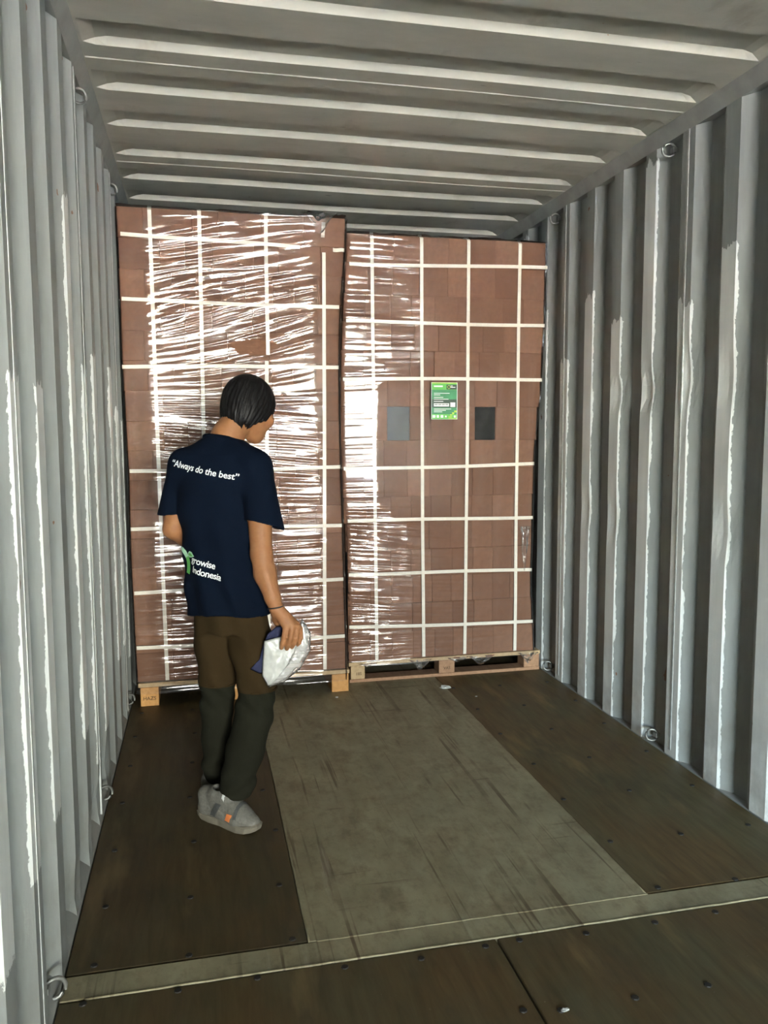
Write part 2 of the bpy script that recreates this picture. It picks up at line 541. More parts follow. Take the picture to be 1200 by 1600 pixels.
walls = {}
for side, nm, ridge0, seam0 in ((1, 'right', 2.705, 3.03), (-1, 'left', 2.65, 2.975)):
    w = empty('wall_' + nm, (side * HW, 0, 0))
    tag(w, 'grey painted corrugated steel wall on the %s of the container' % nm, 'wall', kind='structure')
    walls[side] = w
    dents = [(3.0, 1.62, 0.016, 0.05, 0.10), (3.30, 1.58, 0.024, 0.05, 0.07), (3.56, 1.58, 0.018, 0.05, 0.06), (2.73, 1.60, 0.012, 0.06, 0.12),
             (3.58, 0.98, 0.010, 0.05, 0.10), (3.86, 1.0, 0.010, 0.05, 0.08), (2.72, 1.02, 0.012, 0.05, 0.09)] if side > 0 else \
            [(2.70, 0.08, 0.012, 0.05, 0.06), (2.95, 0.10, 0.015, 0.05, 0.06), (3.2, 0.12, 0.015, 0.05, 0.08), (2.4, 0.08, 0.012, 0.06, 0.06)]
    ys = [DOOR_Y] + [seam0 + 1.12 * n for n in range(-8, 3) if DOOR_Y + 0.1 < seam0 + 1.12 * n < FRONT_Y - 0.05] + [FRONT_Y]
    for i, (a, b) in enumerate(zip(ys, ys[1:])):
        corrugated_panel(w, side, a, b, ridge0, dents, i + 50 * side)
        if i:
            sx = side * (HW - 0.0015)
            bm = bmesh.new()
            add_box(bm, min(sx, sx + side * 0.006), max(sx, sx + side * 0.006), a - 0.006, a + 0.006, 0.03, ZW)
            bm_mesh('weld_seam', bm, M['seam'], w)
    # top rail: slanted face between the roof edge and the head of the panels
    prof = [(1.165, 2.610), (1.135, ROOF_Z - 0.002), (1.135, 2.76), (1.26, 2.76), (1.26, 2.610)]
    V = [(side * x, y, z) for y in (DOOR_Y, FRONT_Y + 0.05) for (x, z) in prof]
    n = len(prof)
    Fs = [(i, (i + 1) % n, n + (i + 1) % n, n + i) for i in range(n)] + [tuple(range(n))[::-1], tuple(range(n, 2 * n))]
    tr_ = mesh('trim_2' if side > 0 else 'trim_4', V, Fs, M['rail'])
    tag(tr_, 'steel top side rail along the %s wall' % nm, 'rail', kind='structure')
    lz = 0.003 if side > 0 else 0.07
    prof = [(1.165, 0.002), (1.2, lz), (1.24, lz), (1.24, -0.2), (1.165, -0.2)]
    V = [(side * x, y, z) for y in (DOOR_Y, FRONT_Y + 0.05) for (x, z) in prof]
    br_ = mesh('trim_3' if side > 0 else 'trim_5', V, Fs, M['rail'])
    tag(br_, 'steel bottom side rail along the %s wall' % nm, 'rail', kind='structure')
    # lashing rings at the head and foot of the wall
    for base_y in [seam0 + 0.185 + 1.12 * n for n in range(-5, 2)]:
        for zc, up in ((2.60, -1), (0.035, 1)):
            cx = side * (HW + 0.006)
            zr = zc - 0.022 if up < 0 else zc + 0.006
            P = []
            for k in range(16):
                th = 2 * math.pi * k / 16
                P.append((side * (HW + 0.004 - 0.024 * math.cos(th)), base_y - 0.035 + 0.010 * math.cos(th), zr + 0.026 * math.sin(th)))
            hold = tr_ if up < 0 else br_
            tube('lashing_ring', P, 0.0055, M['steel'], hold, 6, True)
            bm = bmesh.new()
            xa_, xb_ = side * (HW + 0.016), side * (HW + 0.04)
            add_box(bm, min(xa_, xb_), max(xa_, xb_), base_y - 0.050, base_y - 0.026, zr - 0.010, zr + 0.010)
            bm_mesh('ring_lug', bm, M['rail'], hold)

# closed end of the container
wf = empty('wall_front', (0, FRONT_Y, 0))
tag(wf, 'corrugated steel end wall behind the pallet loads', 'wall', kind='structure')
V, Fs = [], []
xs = []
x = -1.25
while x < 1.3:
    xs += [(x, 0.0), (x + 0.11, 0.0), (x + 0.14, 0.045), (x + 0.25, 0.045)]
    x += 0.28
for i, (x, d) in enumerate(xs):
    V += [(x, FRONT_Y - 0.02 + d, -0.1), (x, FRONT_Y - 0.02 + d, 2.75)]
    if i: Fs.append((2 * i - 2, 2 * i, 2 * i + 1, 2 * i - 1))
mesh('corrugated_panel', V, Fs, M['rail'], wf)

# roof: stamped panels, each with three shallow corrugations
ceil = empty('ceiling', (0, 0, ROOF_Z))
tag(ceil, 'grey steel roof of the container with stamped cross ribs', 'ceiling', kind='structure')
RP = 0.36
def roof_panel(y0, y1, first):
    prof = [(y0, 0.0)]
    for k in range(3):
        b = first + k * RP                     # start of the raised part
        prof += [(b, 0.0), (b + 0.03, 1.0), (b + 0.150, 1.0), (b + 0.166, 0.0)]
    prof.append((y1, 0.0))
    xs = [-1.14, -1.125, -1.085, -1.05] + [-1.0 + 0.1 * i for i in range(21)] + [1.05, 1.085, 1.125, 1.14]
    def amp(x):
        e = 1.125 - abs(x)
        return 0.024 * max(0.0, min(1.0, e / 0.06))
    def sag(x, y):
        return 0.004 * math.sin(x * 1.7 + y * 2.3) * (1 - (x / 1.14) ** 2)
    V = [(x, y, ROOF_Z + d * amp(x) + sag(x, y)) for (y, d) in prof for x in xs]
    n = len(xs)
    Fs = [(j * n + i, (j + 1) * n + i, (j + 1) * n + i + 1, j * n + i + 1) for j in range(len(prof) - 1) for i in range(n - 1)]
    return mesh('roof_panel', V, Fs, M['roof'], ceil)
seams = []
b0 = 3.118 - 3 * RP * 9
y0 = DOOR_Y
while True:
    y1 = b0 + 3 * RP - 0.10
    if y1 > DOOR_Y + 0.2:
        roof_panel(y0, min(y1, FRONT_Y + 0.05), b0)
        if y1 < FRONT_Y:
            seams.append(y1)
        y0 = y1
    b0 += 3 * RP
    if y0 > FRONT_Y: break
    if b0 > FRONT_Y: 
        break
if y0 < FRONT_Y:
    mesh('roof_panel', [(-1.14, y0, ROOF_Z), (1.14, y0, ROOF_Z), (1.14, FRONT_Y + .05, ROOF_Z), (-1.14, FRONT_Y + .05, ROOF_Z)], [(0, 3, 2, 1)], M['roof'], ceil)
for y in seams:
    V, Fs = [], []
    for i in range(25):
        x = -1.13 + 2.26 * i / 24
        zz = ROOF_Z + 0.004 * math.sin(x * 1.7 + y * 2.3) * (1 - (x / 1.14) ** 2)
        V += [(x, y - 0.004, zz + 0.0005), (x, y, zz - 0.003), (x, y + 0.004, zz + 0.0005)]
        if i:
            a = 3 * (i - 1)
            Fs += [(a, a + 1, a + 4, a + 3), (a + 1, a + 2, a + 5, a + 4)]
    mesh('weld_seam', V, Fs, M['roof'], ceil)

# floor
fl = box('floor', -HW, HW, DOOR_Y, FRONT_Y, -0.16, -0.032, M['rail'])
tag(fl, 'container floor of dark plywood around a steel tunnel plate', 'floor', kind='structure')
def board(name, x0, x1, y0, y1, mat, z1=0.0):
    return box(name, x0, x1, y0, y1, -0.03, z1, mat, fl, 0.0025)
TL, TR, YS, YN = -0.526, 0.503, 2.105, 2.007
lb = board('plywood_board', -HW + 0.003, TL - 0.004, YS + 0.004, 4.50, M['floor'])
rb = board('plywood_board', TR + 0.004, HW - 0.003, YS + 0.004, 4.50, M['floor_pale'])
board('plywood_board', -HW + 0.003, TL - 0.004, 4.504, FRONT_Y, M['floor'])
board('plywood_board', TR + 0.004, HW - 0.003, 4.504, FRONT_Y, M['floor'])
board('tunnel_plate', TL, TR, YS - 0.001, FRONT_Y, M['tunnel'], 0.002)
board('cross_strip', -HW + 0.003, HW - 0.003, YN, YS - 0.003, M['tunnel'], 0.001)
near = []
for (ya, yb) in ((-0.42, YN - 0.005), (-2.85, -0.424), (-5.28, -2.854), (DOOR_Y, -5.284)):
    for (xa, xb) in ((-HW + 0.003, -0.021), (-0.015, HW - 0.003)):
        near.append(board('plywood_board', xa, xb, ya, yb, M['floor_near']))
# weld beads along the tunnel plate
for (p, q) in (((TL, YS), (TL, 4.2)), ((TR, YS), (TR, 4.3)), ((TL + 0.02, YS - 0.002), (TR + 0.004, YS - 0.002)), ((-1.1, YN), (1.1, YN))):
    n = 60
    P = []
    for i in range(n + 1):
        t = i / n
        P.append((p[0] + (q[0] - p[0]) * t + random.uniform(-.0012, .0012), p[1] + (q[1] - p[1]) * t + random.uniform(-.0012, .0012), -0.001))
    tube('weld_bead', P, 0.0042, M['tunnel'], fl, 5)
bm = bmesh.new()
bmesh.ops.create_cone(bm, cap_ends=True, segments=8, radius1=0.0105, radius2=0.009, depth=0.003)
scr_me = bpy.data.meshes.new('screw')
bm.to_mesh(scr_me); bm.free()
scr_me.materials.append(M['screw'])
def screw(x, y, par):
    o = bpy.data.objects.new('screw', scr_me)
    COL.objects.link(o)
    o.parent = par
    o.location = (x + random.uniform(-.012, .012), y + random.uniform(-.012, .012), 0.0010)
for y in (2.125, 2.415, 2.755, 3.10, 3.455, 3.80, 4.14):
    for x in (-1.10, -0.85, -0.57): screw(x, y, lb)
    for x in (0.55, 0.815, 1.09): screw(x, y, rb)
for y in (1.978, 1.71, 1.42, 1.12):
    for x in (-1.10, -0.885, -0.68, -0.46, -0.25, -0.065): screw(x, y, near[0])
    for x in (0.035, 0.24, 0.44, 0.65, 0.86, 1.08): screw(x, y, near[1])

# door end frame
dt = empty('trim_1', (0, DOOR_Y, 0))
tag(dt, 'steel frame around the open door end of the container', 'frame', kind='structure')
box('door_header', -1.26, 1.26, DOOR_Y - 0.12, DOOR_Y, 2.60, 2.80, M['rail'], dt)
box('door_sill', -1.26, 1.26, DOOR_Y - 0.12, DOOR_Y, -0.2, -0.002, M['rail'], dt)
box('corner_post', -1.26, -1.15, DOOR_Y - 0.12, DOOR_Y, -0.002, 2.60, M['rail'], dt)
box('corner_post', 1.15, 1.26, DOOR_Y - 0.12, DOOR_Y, -0.002, 2.60, M['rail'], dt)

# ================================================================== PALLETS AND LOADS
def interp(z, tab):
    zs = [t[0] for t in tab]; vs_ = [t[1] for t in tab]
    return float(np.interp(z, zs, vs_))

# rounded block shared by all loads, unit size, front face at y=0
def unit_block(seed, bev=(0.016, 0.012, 0.013)):
    r = random.Random(seed)
    bx, by, bz = bev
    def ring(y, ix, iz):
        p = []
        for (sx, sz) in ((-1, -1), (1, -1), (1, 1), (-1, 1)):
            p.append((sx * (0.5 - ix) + r.uniform(-.004, .004), y, sz * (0.5 - iz) + r.uniform(-.004, .004)))
        return p
    V = ring(0.0, bx, bz) + ring(by, 0.0, 0.0) + ring(1.0, 0.0, 0.0)
    V.append((0, -0.012, 0))
    Fs = [(0, 1, 12), (1, 2, 12), (2, 3, 12), (3, 0, 12)]
    for a in (0, 4):
        for i in range(4):
            Fs.append((a + i, a + 4 + i, a + 4 + (i + 1) % 4, a + (i + 1) % 4))
    Fs.append((8, 9, 10, 11))
    me = bpy.data.meshes.new('coir_block')
    me.from_pydata(V, [], Fs)
    me.materials.append(M['block'])
    return me
BLOCKS = [unit_block(i) for i in range(6)]
BLACK = unit_block(99)
BLACK.materials.clear(); BLACK.materials.append(M['black'])
GREY = unit_block(98)
GREY.materials.clear(); GREY.materials.append(M['greypack'])

def strip(name, path, width_dir, w, th, parent, mat):
    """a flat band along a path; width_dir gives its width, its thickness goes outwards"""
    V, Fs = [], []
    P = [Vector(p) for p in path]
    wd = Vector(width_dir)
    for i, p in enumerate(P):
        t = (P[min(i + 1, len(P) - 1)] - P[max(i - 1, 0)]).normalized()
        nrm = wd.cross(t).normalized()
        for a in (-0.5, 0.5):
            for b in (0, 1):
                V.append(p + wd * (w * a) + nrm * (th * b))
    for i in range(len(P) - 1):
        a, b = 4 * i, 4 * i + 4
        Fs += [(a, a + 1, b + 1, b), (a + 1, a + 3, b + 3, b + 1), (a + 3, a + 2, b + 2, b + 3), (a + 2, a, b, b + 2)]
    Fs += [(0, 2, 3, 1)]
    e = 4 * (len(P) - 1)
    Fs += [(e, e + 1, e + 3, e + 2)]
    return mesh(name, V, Fs, mat, parent)

def film_sheet(parent, fy, depth, zlo, ztop, left, right, dy_front, amp_fn, holes, seed, tilt_fn):
    """stretch film round the front and the two sides of a load, real wrinkles in the sheet"""
    nz = 560
    zs = np.linspace(zlo, ztop, nz)
    us = np.concatenate([np.linspace(-1.0, -0.06, 9), np.linspace(0.0, 1.0, 110), np.linspace(1.06, 2.0, 9)])
    U, Z = np.meshgrid(us, zs)
    L = np.interp(zs, [t[0] for t in left], [t[1] for t in left])[:, None] - 0.005
    Rr = np.interp(zs, [t[0] for t in right], [t[1] for t in right])[:, None] + 0.005
    uf = np.clip(U, 0, 1)
    X = L + (Rr - L) * uf
    Y = np.full_like(X, 0.0) + dy_front(X, Z)
    # the corners are drawn round, the sides run back
    rc = 0.022
    eL = np.clip((rc - (X - L)) / rc, 0, 1); eR = np.clip((rc - (Rr - X)) / rc, 0, 1)
    Y = Y + rc * (1 - np.sqrt(1 - np.clip(eL, 0, .999) ** 2)) + rc * (1 - np.sqrt(1 - np.clip(eR, 0, .999) ** 2))
    back = np.where(U < 0, -U, np.where(U > 1, U - 1, 0)) * depth
    Y = Y + back
    S_ = X + np.where(U < 0, U, np.where(U > 1, U - 1, 0)) * depth
    zt = Z - tilt_fn(S_, Z)
    w1 = vnoise(S_ * 2.6 + 5, zt * 46, seed)
    w2 = vnoise(S_ * 3.4 + 9, (Z - 0.6 * tilt_fn(S_, Z)) * 92, seed + 1)
    w3 = vnoise(S_ * 3.4, Z * 5.0, seed + 2)
    w4 = vnoise(S_ * 9.0 + zt * 20, zt * 30, seed + 4)
    ridg = 1 - 2 * np.abs(w1)
    w5 = vnoise(S_ * 24 + 3, Z * 16 - S_ * 9, seed + 6)
    w6 = vnoise(S_ * 4.0, zt * 150, seed + 7)
    D = (ridg * 0.0022 + w2 * 0.0012 + w4 * 0.0012 + w5 * 0.0006 + w6 * 0.0008) * amp_fn(S_, Z) + w3 * 0.0042
    # the head of the sheet is gathered over the top edge, the foot is gathered under
    fr = (U >= -0.03) & (U <= 1.03)
    Y = np.where(fr, Y - D, Y)
    X = np.where(U < 0, X - D * 0.6, np.where(U > 1, X + D * 0.6, X))
    Y = Y + fy
    n = len(us)
    V = np.stack([X, Y, Z], -1).reshape(-1, 3)
    Fs = []
    for j in range(nz - 1):
        zc = 0.5 * (zs[j] + zs[j + 1])
        for i in range(n - 1):
            xc = X[j, i]
            skip = False
            if 9 <= i <= 118:
                for (hx, hz, rx, rz) in holes:
                    q = ((xc - hx) / rx) ** 2 + ((zc - hz) / rz) ** 2
                    if q < 1 + 0.25 * math.sin(9 * math.atan2(zc - hz, xc - hx)): skip = True
            if not skip:
                a = j * n + i
                Fs.append((a, a + 1, a + n + 1, a + n))
    o = mesh('stretch_film', V, Fs, M['film'], parent, True)
    return o

def film_top(parent, fy, depth, ztop, x0, x1, seed, crumple):
    nx, ny = 60, 26
    V, Fs = [], []
    for j in range(ny):
        for i in range(nx):
            x = x0 + (x1 - x0) * i / (nx - 1)
            y = fy + depth * (j / (ny - 1)) ** 1.6
            e = min(x - x0, x1 - x, 0.03) / 0.03
            c = crumple(x, y)
            z = ztop + 0.004 * float(vnoise(x * 14, y * 14, seed)) + c * (0.012 + 0.018 * float(vnoise(x * 38, y * 38, seed + 1)))
            if j == 0: z = ztop - 0.012
            V.append((x, y, z))
    for j in range(ny - 1):
        for i in range(nx - 1):
            a = j * nx + i
            Fs.append((a, a + 1, a + nx + 1, a + nx))
    return mesh('film_top_sheet', V, Fs, M['film'], parent, True)

def film_flap(parent, x0, x1, y, ztop, drop, seed):
    """a loose tongue of film hanging under the edge of the load"""
    nx, nz = 22, 14
    V, Fs = [], []
    for j in range(nz):
        for i in range(nx):
            t, s = i / (nx - 1), j / (nz - 1)
            prof = (math.sin(math.pi * t) ** 0.7) * drop
            x = x0 + (x1 - x0) * (0.5 + (t - 0.5) * (1 - 0.45 * s))
            z = ztop - prof * s
            yy = y - 0.012 * math.sin(math.pi * s) - 0.012 * float(vnoise(t * 7 + seed, s * 6, seed))
            V.append((x, yy, z))
    for j in range(nz - 1):
        for i in range(nx - 1):
            a = j * nx + i
            Fs.append((a, a + 1, a + nx + 1, a + nx))
    return mesh('film_flap', V, Fs, M['flap'], parent, True)

def build_load(name, label, fy, rows, left, right, seed, blacks, vstraps, hstraps, patterns, zt):
    rnd = random.Random(seed)
    root = empty(name, (0.5 * (left[0][1] + right[0][1]), fy + 0.5, 0))
    tag(root, label, 'pallet load', 'film wrapped pallet loads')
    bmr = bmesh.new()
    DEP = 0.27
    for r, (z0, z1) in enumerate(zip(rows, rows[1:])):
        zc = 0.5 * (z0 + z1)
        L, Rr = interp(zc, left) + rnd.uniform(-.004, .004), interp(zc, right) + rnd.uniform(-.004, .004)
        ws = patterns(r, rnd)
        tot = sum(ws)
        x = L
        for w in ws:
            wx = (Rr - L) * w / tot
            c = x + wx / 2
            isb = any(abs(c - bx) < wx * 0.5 and abs(zc - bz) < 0.09 for (bx, bz) in blacks)
            o = bpy.data.objects.new('coir_block', (BLACK if c > 0.5 else GREY) if isb else rnd.choice(BLOCKS))
            COL.objects.link(o)
            o.parent = root
            o.matrix_parent_inverse = Matrix.Translation(-root.location)
            o.location = (c, fy + 0.008 + abs(rnd.gauss(0, 0.004)) + (0.004 if isb else 0), zc)
            o.scale = (wx + 0.001, DEP, (z1 - z0) + 0.001)
            o.rotation_euler = (rnd.gauss(0, .006), rnd.gauss(0, .004), rnd.gauss(0, .008))
            if isb: o['label'] = 'black wrapped block' if c > 0.5 else 'dark grey wrapped block'
            x += wx
        # the rows behind the front one
        for d in range(1, 4):
            n = 4
            for k in range(n):
                xa = L + (Rr - L) * k / n
                xb = L + (Rr - L) * (k + 1) / n
                add_box(bmr, xa + .002, xb - .002, fy + 0.015 + DEP * d, fy + DEP * (d + 1), z0 + .001, z1 - .001)
    rear = bm_mesh('rear_blocks', bmr, M['block'], root)
    rear['kind'] = 'stuff'
    W_ = 0.0185
    for (x0, x1, za, zb, sgap) in vstraps:
        P = []
        n = 30
        for i in range(n + 1):
            t = i / n
            z = za + (zb - za) * t
            P.append((x0 + (x1 - x0) * t + 0.003 * math.sin(3 * t + x0 * 9), fy - 0.003 - 0.002 * math.sin(t * 14), z))
        if sgap:
            P += [(x1, fy + 0.02, rows[-1] + 0.003), (x1, fy + 1.05, rows[-1] + 0.003)]
        strip('strap', P, (-1, 0, 0), W_, 0.0016, root, M['strap'])
    for (z0, z1, xa, xb) in hstraps:
        P = []
        n = 24
        for i in range(n + 1):
            t = i / n
            P.append((xa + (xb - xa) * t, fy - 0.006 - 0.001 * math.sin(9 * t), z0 + (z1 - z0) * t + 0.003 * math.sin(5 * t + z0 * 7)))
        strip('strap', P, (0, 0, 1), W_, 0.0016, root, M['strap'])
    return root

# ---- left load
YL, YR = 4.240, 4.372
LL = [(0.10, -1.130), (0.35, -1.135), (0.81, -1.141), (1.20, -1.138), (1.49, -1.144), (1.77, -1.150), (2.26, -1.151), (2.51, -1.155)]
LR = [(0.10, -0.036), (0.30, -0.036), (0.64, -0.044), (0.88, -0.049), (1.19, -0.056), (1.49, -0.060), (1.79, -0.061), (2.085, -0.048), (2.31, -0.026), (2.51, -0.016)]
rowsL = [0.125 + (2.505 - 0.125) * i / 16 for i in range(17)]
def patL(r, rnd):
    if r in (3, 4, 7, 10, 13): return [1.0, 1.05, 0.95, 1, 1, 1.1, 0.9, 1, 1]
    return [rnd.choice([1.0, 1.7, 1.9]) for _ in range(6)] if r % 2 else [1.6, 1, 1.1, 1.7, 1, 1.8, 1.0]
loadL = build_load('wrapped_pallet_load', 'taller load of brown blocks under streaky film, in front of which the person stands', YL, rowsL, LL, LR, 3, [],
    [(-0.976, -0.998, 0.13, 2.49, True), (-0.772, -0.761, 0.13, 2.50, True), (-0.457, -0.436, 0.13, 1.77, False), (-0.433, -0.428, 1.80, 2.49, True), (-0.152, -0.140, 0.13, 2.325, False), (-0.139, -0.140, 2.40, 2.475, False)],
    [(2.372, 2.345, -1.135, -0.26), (2.342, 2.338, -0.09, -0.03), (2.057, 2.050, -1.14, -0.06), (1.731, 1.745, -1.148, -0.065), (1.212, 1.22, -1.13, -0.06), (0.921, 0.913, -1.135, -0.055), (0.596, 0.619, -1.128, -0.05), (0.307, 0.306, -1.125, -0.045)],
    patL, 2.51)

def ampL(s, z):
    a = 0.55 + 0.9 * np.clip((s + 1.05) / 0.25, 0, 1)
    a = a * (1.0 - 0.75 * np.clip((s + 0.17) / 0.03, 0, 1))
    a = a * (0.85 + 0.5 * vnoise(s * 2.3, z * 2.4, 77))
    a = a * np.interp(z, [0.1, 0.9, 1.3, 2.5], [1.45, 1.35, 1.05, 1.0])
    a = a * np.where((s > -0.40) & (s < -0.16) & (z > 1.60) & (z < 1.80), 0.45, 1.0)
    return np.clip(a, 0.08, 1.6)
def tiltL(s, z):
    k = np.interp(z, [0.1, 0.9, 1.25, 1.5, 1.75, 1.95, 2.2, 2.4, 2.5], [0.02, 0.03, -0.10, -0.06, 0.22, 0.34, 0.20, 0.22, 0.05])
    return k * (s + 0.6)
def dyL(x, z):
    y = np.interp(x, [-1.16, -1.02, -0.70, -0.52, -0.20, -0.14, -0.02], [-0.008, -0.016, -0.010, -0.012, -0.031, -0.031, -0.016])
    return y + 0.003 * np.sin(z * 4.3)
film_sheet(loadL, YL, 1.06, 0.066, 2.50, LL, LR, dyL, ampL, [(-0.512, 1.838, 0.115, 0.040)], 21, tiltL)
film_top(loadL, YL - 0.01, 1.05, 2.508, -1.155, -0.02, 31, lambda x, y: max(0.0, 1 - ((x + 0.14) / 0.13) ** 2) * max(0, 1 - (y - YL) / 0.25) + 0.12)

# ---- right load
RL = [(0.11, -0.002), (0.40, 0.003), (0.60, -0.003), (0.90, -0.007), (1.05, -0.024), (1.30, -0.030), (1.69, -0.031), (2.05, -0.018), (2.46, 0.010)]
RR_ = [(0.11, 1.115), (0.29, 1.104), (0.44, 1.093), (0.59, 1.087), (0.80, 1.095), (1.10, 1.096), (1.30, 1.099), (1.45, 1.113), (1.62, 1.134), (1.83, 1.139), (2.0, 1.148), (2.25, 1.151), (2.46, 1.153)]
rowsR = [0.118, 0.276, 0.437, 0.589, 0.744, 0.902, 1.044, 1.200, 1.358, 1.545, 1.701, 1.849, 2.0, 2.149, 2.315, 2.466]
def patR(r, rnd):
    if r >= 13: return [1.0, 1.1, 1.2, 1.3, 1, 1.2, 1.3, 1.1]
    if r == 8: return [1.05, 1.05, 1.05, 1.0, 1.05, 1.05, 1.0, 1.0, 1.05]
    return [rnd.uniform(0.9, 1.1) for _ in range(9)]
loadR = build_load('wrapped_pallet_load', 'lower load of brown blocks with a green label, against the right wall', YR, rowsR, RL, RR_, 5, [(0.75, 1.45), (0.30, 1.45)],
    [(0.158, 0.147, 0.125, 2.44, True), (0.438, 0.419, 0.125, 2.455, True), (0.682, 0.690, 0.125, 2.455, True), (0.989, 0.995, 0.125, 2.45, True)],
    [(2.302, 2.325, 0.02, 1.158), (1.999, 2.004, 0.0, 1.146), (1.692, 1.701, -0.02, 1.136), (1.204, 1.219, -0.02, 1.096), (0.917, 0.911, 0.0, 1.092), (0.620, 0.602, 0.003, 1.088), (0.320, 0.293, 0.004, 1.100)],
    patR, 2.466)
def ampR(s, z):
    a = 1.25 - 1.0 * np.clip((s - 0.25) / 0.55, 0, 1)
    a = a * np.interp(z, [0.1, 0.9, 1.0, 1.15, 1.6, 1.75, 2.0, 2.2, 2.46], [1.3, 1.3, 0.8, 0.30, 0.25, 0.8, 1.0, 1.0, 0.9])
    a = a * (0.8 + 0.5 * vnoise(s * 2.0, z * 3.1, 78))
    return np.clip(a, 0.06, 1.7)
def tiltR(s, z):
    k = np.interp(z, [0.1, 0.5, 0.8, 1.2, 1.6, 2.2], [0.04, -0.08, -0.10, 0.03, 0.05, -0.03])
    return k * (s - 0.3)
def dyR(x, z):
    xe = np.interp(z, [0.1, 0.85, 1.02, 1.66, 1.80, 2.46], [0.36, 0.36, 0.17, 0.17, 0.44, 0.44])
    ye = np.interp(z, [0.1, 0.85, 1.02, 1.66, 1.80, 2.46], [-0.027, -0.027, -0.014, -0.014, -0.030, -0.030])
    f = np.clip((x + 0.03) / (xe + 0.03), 0, 1)
    g = np.clip((x - xe) / 0.5, 0, 1)
    y = 0.003 + (ye - 0.003) * f
    y = y + (-0.014 - ye) * g * g * (3 - 2 * g)
    return y + 0.0022 * np.sin(z * 5.1)
film_sheet(loadR, YR, 1.06, 0.095, 2.458, RL, RR_, dyR, ampR, [], 41, tiltR)
film_top(loadR, YR - 0.01, 1.05, 2.47, 0.01, 1.16, 51, lambda x, y: 0.12)
for i, (xa, xb, dr) in enumerate(((0.34, 0.48, 0.060), (0.56, 0.70, 0.030), (0.69, 0.86, 0.055), (1.00, 1.13, 0.062), (0.05, 0.16, 0.02))):
    film_flap(loadR, xa, xb, YR - 0.018, 0.112, dr, 60 + i)
# loose tongue of strap tail and wad of film by the right-hand strap
film_flap(loadR, 1.0, 1.07, YR - 0.02, 0.86, 0.26, 70)
film_flap(loadL, -0.26, -0.06, YL - 0.03, 2.515, 0.10, 71)

# green label on the lower load
lab = box('label_sheet', 0.469, 0.620, YR - 0.0315, YR - 0.0305, 1.474, 1.677, M['green'], loadR)
lab['label'] = 'green printed label with white lines'
def printed(name, rects, mat, dy=0.0003):
    V, Fs = [], []
    for (a, b, c, d) in rects:
        x0, x1 = 0.469 + 0.151 * a, 0.469 + 0.151 * b
        z1, z0 = 1.677 - 0.203 * c, 1.677 - 0.203 * d
        i = len(V)
        y = YR - 0.0315 - dy
        V += [(x0, y, z0), (x1, y, z0), (x1, y, z1), (x0, y, z1)]
        Fs.append((i, i + 1, i + 2, i + 3))
    o = mesh(name, V, Fs, mat)
    o.parent = lab
    return o
lab_dark = mat_simple('label_dark_band', (0.035, 0.07, 0.045), 0.5, 0.1, 40)
lab_lime = mat_simple('label_lime', (0.42, 0.62, 0.06), 0.5, 0.1, 40)
lab_mid = mat_simple('label_mid_green', (0.045, 0.25, 0.10), 0.5, 0.2, 25)
printed('label_band', [(0.02, 0.98, 0.20, 0.46), (0.02, 0.98, 0.68, 0.86)], lab_mid, 0.0003)
printed('label_dark_band', [(0.02, 0.98, 0.46, 0.68), (0.58, 0.98, 0.06, 0.19)], lab_dark, 0.0004)
printed('label_lime_corner', [(0.66, 0.98, 0.97, 0.99), (0.02, 0.98, 0.005, 0.03), (0.72, 0.80, 0.86, 0.90), (0.80, 0.88, 0.81, 0.86), (0.88, 0.98, 0.76, 0.81), (0.66, 0.80, 0.92, 0.95)], lab_lime, 0.0005)
rc = [(0.0, 0.02, 0, 1), (0.98, 1.0, 0, 1), (0.0, 1.0, 0.0, 0.006), (0, 1, 0.994, 1)]
rc += [(0.10, 0.44, 0.085, 0.125), (0.74, 0.82, 0.085, 0.10), (0.74, 0.92, 0.12, 0.14)]
for (a, b, c) in ((0.10, 0.70, 0.285), (0.10, 0.34, 0.33), (0.10, 0.46, 0.395), (0.10, 0.66, 0.445), (0.10, 0.46, 0.505), (0.10, 0.76, 0.71), (0.10, 0.56, 0.75), (0.10, 0.42, 0.79)):
    rc.append((a, b, c, c + 0.016))
rc += [(0.10, 0.68, 0.565, 0.65), (0.73, 0.92, 0.54, 0.665)]
rc += [(0.05, 0.16, 0.885, 0.955), (0.21, 0.30, 0.885, 0.955), (0.36, 0.46, 0.885, 0.955), (0.53, 0.59, 0.90, 0.945), (0.87, 0.94, 0.895, 0.95)]
printed('label_print', rc, M['print'], 0.0006)
bars = []
for i in range(26):
    x = 0.13 + 0.02 * i
    if x < 0.66 and i % 7 != 6: bars.append((x, x + 0.011, 0.58, 0.62))
printed('label_barcode', bars, lab_dark, 0.0008)
# ring mark in the label's corner
P = [(0.469 + 0.151 * (0.67 + 0.055 * math.cos(t)), YR - 0.0325, 1.677 - 0.203 * 0.123 + 0.0085 * math.sin(t)) for t in [2 * math.pi * k / 14 for k in range(14)]]
o = tube('label_ring', P, 0.0016, lab_lime, None, 5, True); o.parent = lab

# ---- pallets
def text_mesh(name, body, size, mat, bold=0.0, spacing=1.0):
    cu = bpy.data.curves.new(name, 'FONT')
    cu.body = body
    cu.size = size
    cu.align_x = 'CENTER'
    cu.align_y = 'CENTER'
    cu.offset = bold * size
    cu.space_character = spacing
    cu.resolution_u = 3
    ob = bpy.data.objects.new(name, cu)
    COL.objects.link(ob)
    dg = bpy.context.evaluated_depsgraph_get()
    me = bpy.data.meshes.new_from_object(ob.evaluated_get(dg))
    bpy.data.objects.remove(ob)
    bpy.data.curves.remove(cu)
    return me

